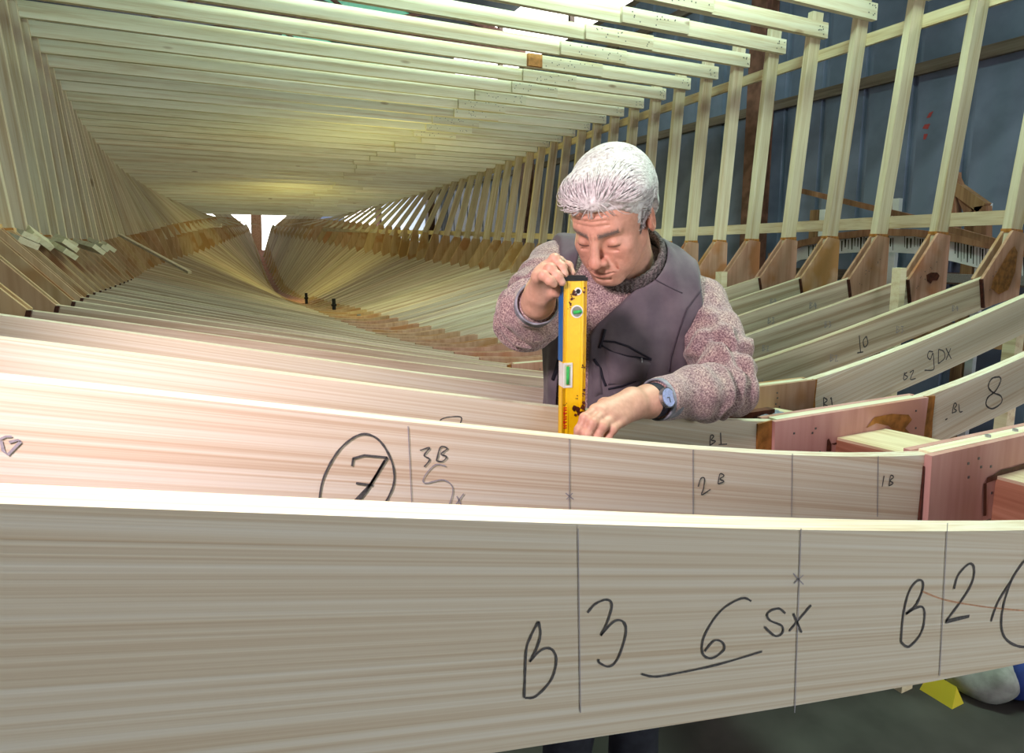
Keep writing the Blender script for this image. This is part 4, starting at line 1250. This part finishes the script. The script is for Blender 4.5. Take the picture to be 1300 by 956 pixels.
c2_, c5_ = dict(off=(400, 540), sc=2.889), dict(off=(850, 540), sc=2.889)
for l_ in ([(734, 671), (737, 905)], [(1017, 671), (1009, 905)], [(1203, 664), (1193, 858)]):
    mark(6, [l_], 'station_line', 'pencil_light', 1.3, smooth=False)
mark(6, [[(1007, 728), (1020, 742)], [(1020, 730), (1008, 741)]], 'cross_mark', 'pencil_light', 1.4, smooth=False)
mark(6, [[(820, 720), (790, 780), (775, 830), (770, 945), (768, 1000)], [(820, 720), (828, 765), (815, 815), (788, 868)], [(788, 868), (830, 825), (865, 820), (885, 850), (880, 900), (860, 945), (810, 995), (770, 1000)]], 'letter_B', w=2.7, **c2_)
mark(6, [[(1000, 688), (1030, 655), (1070, 640), (1090, 660), (1072, 725), (1048, 772)], [(1048, 772), (1100, 718), (1135, 725), (1140, 770), (1112, 855), (3.4 * 0 + 1080, 885), (1045, 872), (1040, 858)]], 'digit_3', w=2.7, **c2_)
mark(6, [[(300, 645), (265, 635), (190, 680), (130, 770), (122, 835), (155, 855), (200, 825), (195, 797), (165, 790), (130, 830)]], 'digit_6', w=2.4, **c5_)
mark(6, [[(-102, 912), (-60, 922), (0, 915), (170, 880), (340, 830)]], 'underline', w=2.5, **c5_)
mark(6, [[(425, 690), (400, 672), (362, 688), (368, 715), (412, 735), (415, 762), (388, 773), (350, 740)], [(440, 755), (520, 660)], [(455, 690), (485, 760)]], 'letters_SX', w=2.4, **c5_)
mark(6, [[(850, 795), (858, 700), (880, 610), (915, 568), (932, 588), (908, 655), (868, 692)], [(868, 692), (920, 665), (937, 690), (925, 760), (880, 812), (850, 795)]], 'letter_B', w=2.5, **c5_)
mark(6, [[(1045, 600), (1060, 550), (1100, 508), (1119, 530), (1100, 600), (1015, 720)], (4.2, [(1015, 720), (1100, 700)])], 'digit_2', w=2.6, **c5_)
mark(6, [[(1300, 500), (1255, 570), (1222, 680), (1222, 760), (1255, 800), (1310, 812), (1390, 780), (1440, 690), (1420, 560), (1360, 490), (1300, 500)], [(1255, 570), (1205, 650), (1180, 720)]], 'ring_mark', w=2.6, **c5_)
mark(6, [[(925, 608), (1010, 640), (1150, 665), (1300, 680)]], 'orange_line', 'red_pencil', 1.8, **c5_)

for l_ in ([(518, 541), (523, 646)], [(723, 557), (723, 656)], [(880, 571), (880, 656)], [(1006, 576), (1005, 656)], [(1115, 579), (1114, 656)]):
    mark(7, [l_], 'station_line', 'pencil_light', 1.2, smooth=False)
mark(7, [[(718, 626), (728, 634)], [(727, 626), (719, 634)]], 'cross_mark', 'pencil_light', 1.2, smooth=False)
mark(7, [[(12, 305), (28, 200), (80, 100), (140, 45), (190, 32), (240, 60), (280, 130), (290, 200), (270, 260), (232, 312), (150, 345), (60, 340), (12, 305)]], 'ring_mark', w=2.5, **c2_)
mark(7, [[(135, 150), (140, 120)], [(138, 122), (180, 110), (265, 118)], (3.4, [(265, 118), (200, 220), (125, 300)]), (2.8, [(255, 128), (190, 240), (140, 302)]), [(150, 212), (212, 220)]], 'digit_7', w=2.6, smooth=False, **c2_)
mark(7, [[(385, 92), (420, 82), (400, 110), (420, 125), (400, 152)], [(445, 130), (460, 80), (485, 85), (462, 105), (482, 115), (467, 132), (445, 130)]], 'letters_3B', w=1.8, **c2_)
mark(7, [[(480, 150), (440, 145), (400, 190), (405, 212), (470, 200), (505, 230), (492, 290), (465, 322)], [(370, 285), (405, 318)], [(510, 300), (545, 250)], [(520, 260), (540, 300)]], 'letters_SX', 'pencil_light', 1.6, **c2_)
mark(7, [[(105, 225), (115, 195), (128, 195), (125, 230), (118, 255), (150, 235)], [(178, 215), (185, 178), (200, 185), (185, 197), (200, 206), (178, 215)]], 'letters_2B', w=1.6, **c5_)
mark(7, [[(780, 225), (787, 185)], [(805, 222), (811, 185), (822, 190), (809, 203), (820, 212), (805, 222)]], 'letters_1B', w=1.5, **c5_)
mark(7, [[(-10, 622), (60, 590), (120, 590)], [(10, 630), (30, 730), (80, 775), (210, 640)], [(210, 640), (180, 625), (90, 648)]], 'letter_B', 'pencil_light', 2.4, off=(0, 480), sc=7.96, smooth=False)

cA, cB, cC = dict(off=(1120, 420), sc=5.311), dict(off=(860, 480), sc=6.5), dict(off=(1080, 360), sc=4.782)
mark(8, [[(790, 310), (740, 322), (716, 375), (745, 415), (800, 440), (803, 485), (745, 525), (702, 502), (712, 450), (765, 405), (800, 335), (790, 310)]], 'digit_8', w=1.8, **cA)
mark(8, [[(472, 555), (486, 490), (502, 500), (486, 525), (502, 540), (472, 555)], [(517, 495), (522, 545), (542, 543)], [(425, 600), (440, 592)]], 'letters_B1', w=1.4, **cA)
mark(8, [[(268, 555), (275, 475), (300, 480), (280, 512), (315, 522), (265, 556)], [(356, 450), (361, 546)], [(340, 549), (410, 545)]], 'letters_B1', w=1.6, **cB)
mark(8, [[(412, 855), (440, 822), (500, 808), (572, 812), (560, 865)]], 'pencil_arc', w=1.4, off=(480, 380), sc=5.417)
mark(9, [[(342, 142), (315, 140), (306, 175), (325, 192), (342, 150), (348, 215), (345, 262), (285, 266)], [(380, 125), (378, 222)], [(380, 125), (415, 140), (420, 185), (378, 222)], [(430, 118), (466, 190)], [(462, 118), (430, 196)]], 'letters_9DX', w=1.4, **cA)
mark(9, [[(150, 280), (145, 330), (172, 312), (150, 295), (168, 280)], [(186, 282), (212, 268), (190, 326), (226, 321)]], 'letters_B2', w=1.3, **cA)
mark(9, [[(1206, 160), (1212, 270), (1240, 232), (1208, 215), (1236, 182), (1206, 160)], [(1262, 175), (1270, 168), (1282, 266)]], 'letters_B1', w=1.6, **cB)
mark(10, [[(52, 315), (60, 420)], [(40, 421), (76, 415)], [(95, 320), (76, 348), (84, 385), (104, 362), (95, 320)]], 'digits_10', w=1.5, **cC)
def letters(n, dig, px, py, h_):
    k = h_
    b_ = [(0, k), (.05 * k, 0), (.40 * k, .12 * k), (.1 * k, .45 * k), (.45 * k, .65 * k), (0, k)]
    d_ = {'1': [(.75 * k, .05 * k), (.8 * k, k)], '2': [(.65 * k, .2 * k), (.95 * k, .1 * k), (.7 * k, k), (1.1 * k, .9 * k)], '3': [(.65 * k, .05 * k), (1. * k, .1 * k), (.75 * k, .4 * k), (1. * k, .6 * k), (.7 * k, k)], '4': [(.9 * k, 0), (.6 * k, .6 * k), (1.05 * k, .5 * k), (.95 * k, .2 * k), (.95 * k, k)]}[dig]
    mark(n, [[(px + x, py + y) for x, y in b_], [(px + x, py + y) for x, y in d_]], 'letters_B' + dig, 'pencil_light', 1.1, smooth=False)
for a in ((10, '2', 1054, 450, 9), (10, '3', 1138, 414, 9), (10, '4', 1209, 388, 7), (11, '2', 968, 438, 8), (11, '3', 1047, 408, 8), (12, '3', 975, 403, 8), (12, '4', 1028, 384, 8), (13, '4', 978, 379, 7), (10, '1', 961, 481, 9)):
    letters(*a)

# smeared glue, bolts and nails on the near plywood knees
def patch(n, pts, mat, name, off=(0, 0), sc=1.0, lift=GT + .0015):
    Y = YN(n) - lift
    V = [tuple(on_y(off[0] + x / sc, off[1] + y / sc, Y)) for x, y in pts]
    return mesh_obj(name, V, [tuple(range(len(V)))], M[mat], FRAMES[n])
cD = dict(off=(1020, 520), sc=4.643)
patch(7, [(1075, 435), (1085, 400), (1120, 385), (1165, 355), (1230, 340), (1300, 318), (1340, 310), (1340, 350), (1230, 385), (1140, 412)], 'glue_dark', 'glue_smear', **cD)
patch(7, [(1062, 436), (1080, 432), (1078, 625), (1060, 628)], 'glue_dark', 'glue_smear', **cD)
patch(8, [(140, 180), (150, 170), (165, 205), (163, 246), (135, 246)], 'glue_dark', 'glue_smear', **cD)
patch(8, [(165, 202), (330, 158), (452, 142), (455, 152), (330, 172), (180, 208)], 'glue_dark', 'glue_smear', **cD)
patch(8, [(380, 95), (420, 45), (520, 25), (620, 30), (640, 60), (600, 110), (640, 150), (600, 165), (560, 150), (500, 95), (430, 80), (370, 110)], 'glue', 'glue_smear', **cD)
for (x, y) in ((1085, 176), (1245, 143)):
    p = on_y(1020 + x / 4.643, 520 + y / 4.643, YN(7) + .012); zt_ = floor_z(7, .262) + .002
    bt = mesh_obj('bolt_head', *disc(np.array((p.x, YN(7) + .012, zt_ + .0)), np.array((0, 0, 1.0)), .0052, .004, 6), M['bolt'], FRAMES[7])
for n in (7, 8, 9, 10, 11, 12):
    P_ = []
    for s_ in (-1, 1):
        for _ in range(6):
            x = s_ * rnd.uniform(.05, .24); z = floor_z(n, .26) - rnd.uniform(.015, .11)
            P_.append(box(x - .0022, x + .0022, YN(n) - GT - .0012, YN(n) - GT + .001, z - .0022, z + .0022))
        if n > 9:
            xk, zk, xu, zu = (HL[q_](n) for q_ in ('xk', 'zk', 'xu', 'zu'))
            for _ in range(9):
                u_, v_ = rnd.random(), rnd.random()
                x = xk + .05 + (xu - xk) * u_; z = zk - .08 + (zu - zk) * u_ * .85 + .10 * v_ * (1 - u_)
                P_.append(box(s_ * x - .002, s_ * x + .002, YN(n) - GT - .0012, YN(n) - GT + .001, z - .002, z + .002))
    o = mesh_obj('nail_heads', *merge(P_), M['nail'], FRAMES[n]); o['kind'] = 'stuff'
patch(11, [(1176, 349), (1182, 346), (1190, 346), (1193, 350), (1190, 356), (1184, 356), (1182, 360), (1177, 357)], 'stain', 'resin_stain')
patch(10, [(1262, 352), (1275, 330), (1282, 318), (1288, 312), (1292, 320), (1289, 345), (1280, 368), (1268, 374), (1258, 366)], 'glue', 'resin_stain')

# ------------------------------------------------------------------ offcuts, sticks and tools lying about the hull
def piece(name, a, b_, w_, h_, mat, label, cat, group=None, up=(0, 0, 1)):
    return tag(mesh_obj(name, *bar(a, b_, w_, h_, up), M[mat]), label, cat, group)
M['offcut'] = wood('fresh_offcut', (0.84, 0.80, 0.62), (0.80, 0.74, 0.54), (0.70, 0.60, 0.40), 'x', 40, 0)
OFF = [((-6, 292), (37, 309), 2.28, 2.22, .075, 'long wood offcut at the left edge, resting on the knees'),
       ((17, 293), (40, 301), 2.50, 2.46, .070, 'short wood offcut lying behind the long left one'),
       ((46, 297), (54, 307), 2.62, 2.50, .085, 'squarish wood offcut standing on end on the left knees'),
       ((58, 305), (90, 323), 2.72, 2.56, .055, 'narrow slanting wood offcut pointing down at the left floor'),
       ((75, 302), (92, 309), 2.95, 2.90, .050, 'upper offcut of the small left-hand cluster'),
       ((74, 309), (90, 312), 2.88, 2.80, .070, 'lower stubby offcut of the small left-hand cluster'),
       ((99, 309), (126, 317), 3.20, 3.05, .060, 'flat wood offcut right of the small cluster'),
       ((118, 307), (131, 313), 3.55, 3.45, .060, 'thin offcut leaning on the left uprights'),
       ((120, 312), (134, 315), 3.50, 3.38, .040, 'small offcut tucked below the leaning one'),
       ((134, 311), (141, 315), 3.65, 3.60, .060, 'last and smallest offcut towards the bow')]
for a, b_, d0, d1, w_, lab in OFF:
    piece('wood_offcut', at_depth(a[0], a[1], d0), at_depth(b_[0], b_[1], d1), w_, .022, 'offcut', lab, 'offcut', 'wood offcuts on the left bilge', up=(.75, -.35, .55))
piece('batten', at_depth(152, 298, 5.75), at_depth(241, 346, 5.0), .03, .02, 'offcut', 'long pale batten lying across the left floor planks', 'batten')
for px, lab in ((389.5, 'black bolt standing on the keel, left of two'), (424, 'black bolt standing on the keel, right of two')):
    Yv = next(Y_ for Y_ in np.arange(12, 4, -.01) if on_y(px, 392, Y_).x <= .02)
    nn = (Yv - Y6) / SP + 6; zk_ = HL['zc'](nn) - .045 + .085 * min(1, max(0, (nn - 34) / 6))
    t_ = thing('keel_bolt', lab, 'bolt', (.02, Yv, zk_), 'keel bolts')
    mesh_obj('shank', *tube([(.02, Yv, zk_ - .02), (.02, Yv, zk_ + .19)], .022, 10), M['black'], t_)
    mesh_obj('nut', *tube([(.02, Yv, zk_ + .10), (.02, Yv, zk_ + .125)], .034, 6), M['black'], t_)
t_ = thing('hammer', 'small black hammer lying on the frames near the keel', 'hammer', tuple(at_depth(448, 407, 6.6)))
hb = at_depth(456, 405, 6.6); ha = at_depth(441, 406, 6.55)
mesh_obj('handle', *tube([ha, hb], .012, 8), M['black'], t_)
mesh_obj('head', *bar(hb + Vector((0, 0, .045)), hb + Vector((.0, .02, -.045)), .035, .035, up=(0, 1, 0)), M['bolt'], t_)
# sticks poking up between the frames
def stick(px, py, Y_, w_, lab):
    p = on_y(px, py, Y_)
    return tag(mesh_obj('prop_stick', *bar((p.x + .02, Y_, -H), (p.x, Y_, p.z), w_, w_, up=(0, 1, 0)), M['offcut']), lab, 'stick', 'prop sticks')
stick(1142, 340, YN(11) - .10, .040, 'pale prop stick poking up beside the red-blotched knee')
stick(916, 345, YN(15) - .12, .050, 'short pale prop stick beside the man\'s shoulder')
for x_, Y_, lab in ((.62, YN(9) - .12, 'pale shore post under the frame marked 9DX'), (1.05, YN(10) + .13, 'shore post standing under the frame marked 10'), (1.55, YN(9) + .12, 'outer shore post right of the frame marked 9DX')):
    n_ = (Y_ - Y6) / SP + 6
    zt_ = HL['zc'](n_) + (HL['zk'](n_) - HL['zc'](n_)) * x_ / HL['xk'](n_) - .17
    tag(mesh_obj('shore_post', *bar((x_, Y_, -H), (x_, Y_, zt_), .055, .045, up=(0, 1, 0)), M['ribband']), lab, 'post', 'shore posts')
for x_, Y_, lab in ((1.9, 1.45, 'grey pipe stand under the right bilge'), (1.25, 0.85, 'grey pipe stand in the gap below the 8')):
    t_ = thing('pipe_stand', lab, 'stand', (x_, Y_, -H))
    mesh_obj('pipe', *tube([(x_, Y_, -H), (x_, Y_, -.62)], .03, 12), M['bolt'], t_, smooth=True)
    mesh_obj('foot', *disc(np.array((x_, Y_, -H)), np.array((0, 0, 1.0)), .10, .012, 20), M['bolt'], t_)
    mesh_obj('saddle', *box(x_ - .08, x_ + .08, Y_ - .05, Y_ + .05, -.62, -.59), M['bolt'], t_)
# rag, brown stick and green pencil on the keel behind the 8
zk8 = HL['zc'](8.5) - .045 + .006
def near_keel(px, py): 
    p = on_y(px, py, YN(8) + .12); return Vector((p.x, p.y, p.z))
p0, p1 = near_keel(919, 531), near_keel(979, 522)
piece('brown_stick', p0, p1, .022, .016, 'stain', 'resin-brown stick lying by the man\'s elbow', 'stick')
def rag(P):
    c_ = A3(near_keel(974, 531))
    return s_ell(P, c_, (.052, .035, .014)) + vnoise(P, (60, 60, 60)) * .016 + np.sin(P[..., 0] * 260 + P[..., 1] * 90) * .0025
c_ = A3(near_keel(974, 531)); Vr, Qr = surface_net(rag, c_ - .08, c_ + .08, .0035)
tag(mesh_obj('rag', Vr, Qr, flat('grey_blue_rag', (.33, .36, .48), .9, 0, .5, 60), smooth=True), 'crumpled grey-blue rag beside the brown stick', 'rag')
piece('pencil', near_keel(985, 528), near_keel(1008, 526.5), .007, .007, 'pencil_green', 'green pencil lying behind the frame marked 8', 'pencil') if M.setdefault('pencil_green', flat('green_pencil_paint', (.06, .16, .08), .5)) else None

# ------------------------------------------------------------------ yard clutter between hull and right wall
XW = 3.05
def edge(pts, X_): return [on_x(x, y, X_) for x, y in pts]
topE = edge([(985, 330), (1015, 311), (1060, 302), (1110, 297), (1160, 298), (1210, 304), (1260, 314), (1330, 330)], XW)
botE = edge([(985, 345), (1015, 330), (1060, 322), (1110, 319), (1160, 322), (1210, 332), (1260, 345), (1330, 368)], XW)
def wall_strip(top, bot, th_):
    V, Fc = [], []
    n = len(top)
    for dx in (0, th_):
        V += [(p.x + dx, p.y, p.z) for p in top] + [(p.x + dx, p.y, p.z) for p in bot]
    for i in range(n - 1):
        Fc += [(i, i + 1, n + i + 1, n + i), (2 * n + i, 3 * n + i, 3 * n + i + 1, 2 * n + i + 1), (i, 2 * n + i, 2 * n + i + 1, i + 1), (n + i, n + i + 1, 3 * n + i + 1, 3 * n + i)]
    Fc += [(0, n, 3 * n, 2 * n), (n - 1, 3 * n - 1, 4 * n - 1, 2 * n - 1)]
    return V, Fc
br = thing('lettered_banner', 'long white board with black streaks leaning behind the knees', 'board', (XW, topE[4].y, botE[4].z))
mesh_obj('white_board', *wall_strip(topE, botE, .02), M['white_board'], br)
P_ = []
for x0, x1 in ((1026, 1058), (1068, 1100), (1112, 1136), (1148, 1172), (1212, 1252), (1296, 1318)):
    x = x0
    while x < x1:
        yt = float(np.interp(x, [1015, 1060, 1110, 1160, 1210, 1260, 1330], [311, 302, 297, 298, 304, 314, 330])) + 2 + 3 * rnd.random()
        yb = float(np.interp(x, [1015, 1060, 1110, 1160, 1210, 1260, 1330], [330, 322, 319, 322, 332, 345, 368])) - 2 - 9 * rnd.random()
        w_ = .8 + 1.6 * rnd.random()
        q_ = edge([(x, yt), (x + w_, yt), (x + w_ * .6, yb), (x, yb)], XW - .002)
        P_.append(([tuple(p) for p in q_], [(0, 1, 2, 3)]))
        x += w_ + 1 + 2.2 * rnd.random()
o = mesh_obj('black_streaks', *merge(P_), M['black'], br); o['kind'] = 'stuff'
tE2 = edge([(975, 322), (1015, 305), (1060, 296), (1110, 290), (1160, 291), (1210, 297), (1260, 305), (1330, 318)], XW - .05)
bE2 = edge([(975, 333), (1015, 313), (1060, 304), (1110, 299), (1160, 300), (1210, 307), (1260, 317), (1330, 333)], XW - .05)
tag(mesh_obj('bent_plank', *wall_strip(tE2, bE2, .03), M['oldwood']), 'bent brown plank resting along the top of the white board', 'plank')
for a, b_, lab in (((1012, 241), (1170, 279), 'thin leaning batten in front of the blue wall'), ((1185, 285), (1275, 310), 'lower leaning batten behind the rightmost knee')):
    piece('leaning_batten', on_x(*a, 2.75), on_x(*b_, 2.6), .02, .035, 'oldwood', lab, 'batten', 'leaning battens')
tr_ = thing('timber_trestle', 'dark timber trestle with diagonal braces by the blue wall', 'trestle', tuple(on_x(1225, 280, 3.2)))
def tb(a, b_, w_): mesh_obj('brace' if a[0] != b_[0] else 'post', *bar(on_x(*a, 3.2), on_x(*b_, 3.2), w_, w_, up=(1, 0, 0)), M['oldwood'], tr_)
tb((1208, 220), (1208, 330), .08); tb((1208, 216), (1232, 270), .05); tb((1214, 238), (1250, 264), .07); tb((1248, 262), (1248, 340), .07)
for x0, y0, X_, lab in ((1253, 258, 3.38, 'pale blue upright strip beside the timber trestle'), (1140, 252, 3.38, 'pale blue upright strip left of the trestle'), (1046, 266, 3.38, 'short pale blue strip far left of the trestle')):
    a = on_x(x0, y0, X_)
    t_ = tag(mesh_obj('upright_strip', *box(a.x - .02, a.x + .02, a.y - .025, a.y + .025, -H, a.z), M['white_board']), lab, 'strip', 'upright strips by the wall')
    tag(mesh_obj('old_post', *box(a.x - .03, a.x + .03, a.y + .04, a.y + .11, -H, a.z), M['oldwood']), lab.replace('pale blue upright strip', 'brown post').replace('short pale blue strip', 'short brown post'), 'post', 'old posts by the wall')
a, b_ = on_x(1180, 352, 2.7), on_x(1330, 352, 2.7)
piece('grey_rail', (2.7, a.y, a.z), (2.7, b_.y, a.z), .05, .05, 'bolt', 'grey steel rail low behind the right-hand knees', 'rail')
shelf = thing('low_bench', 'low dark workbench behind the right bilge', 'bench', (2.75, 1.6, -H))
mesh_obj('top', *box(2.45, 3.1, .5, 3.2, -.52, -.47), M['oldwood'], shelf)
for x_, y_ in ((2.5, .6), (3.0, .6), (2.5, 3.1), (3.0, 3.1)):
    mesh_obj('leg', *box(x_, x_ + .06, y_, y_ + .06, -H, -.52), M['oldwood'], shelf)
# things on the shop floor seen under the nearest frame
def on_floor(px, py, z=-H):
    r = ray(px, py); t = z / r.z
    return Vector((r.x * t - XC, r.y * t, z))
def lump(name, px, py, size, mat, label, cat, seed=0, zf=-H):
    p = A3(on_floor(px, py, zf)); p[2] += size[2] * .8
    f_ = lambda P: smax(s_ell(P, p, size) + vnoise(P + seed, (14, 14, 14)) * .05, -(P[..., 2] - zf - .002), .01)
    V_, Q_ = surface_net(f_, p - np.array(size) * 1.6, p + np.array(size) * 1.6, .012)
    return tag(mesh_obj(name, V_, Q_, M[mat], smooth=True), label, cat)
lump('work_bag', 1275, 872, (.10, .13, .10), 'blue', 'crumpled blue cloth bag on the floor below the nearest frame', 'bag', 1)
lump('canvas_sack', 1236, 872, (.09, .12, .09), 'grey_cloth', 'grey canvas sack on the floor beside the blue bag', 'sack', 4)
p = on_floor(1300, 880)
piece('floor_timber', (p.x - .1, p.y - .5, -H + .05), (p.x + .25, p.y + .6, -H + .05), .10, .10, 'ribband', 'squared timber lying on the floor at bottom right', 'timber')
p = on_floor(1195, 884)
tag(mesh_obj('yellow_wedge', [(p.x - .03, p.y - .05, -H), (p.x + .03, p.y - .05, -H), (p.x + .03, p.y + .05, -H), (p.x - .03, p.y + .05, -H), (p.x, p.y - .04, -H + .06), (p.x, p.y + .04, -H + .06)],
    [(3, 2, 1, 0), (0, 1, 4), (2, 3, 5), (1, 2, 5, 4), (3, 0, 4, 5)], flat('yellow_plastic', (.75, .62, .05), .5)), 'yellow plastic wedge on the dark floor', 'wedge')
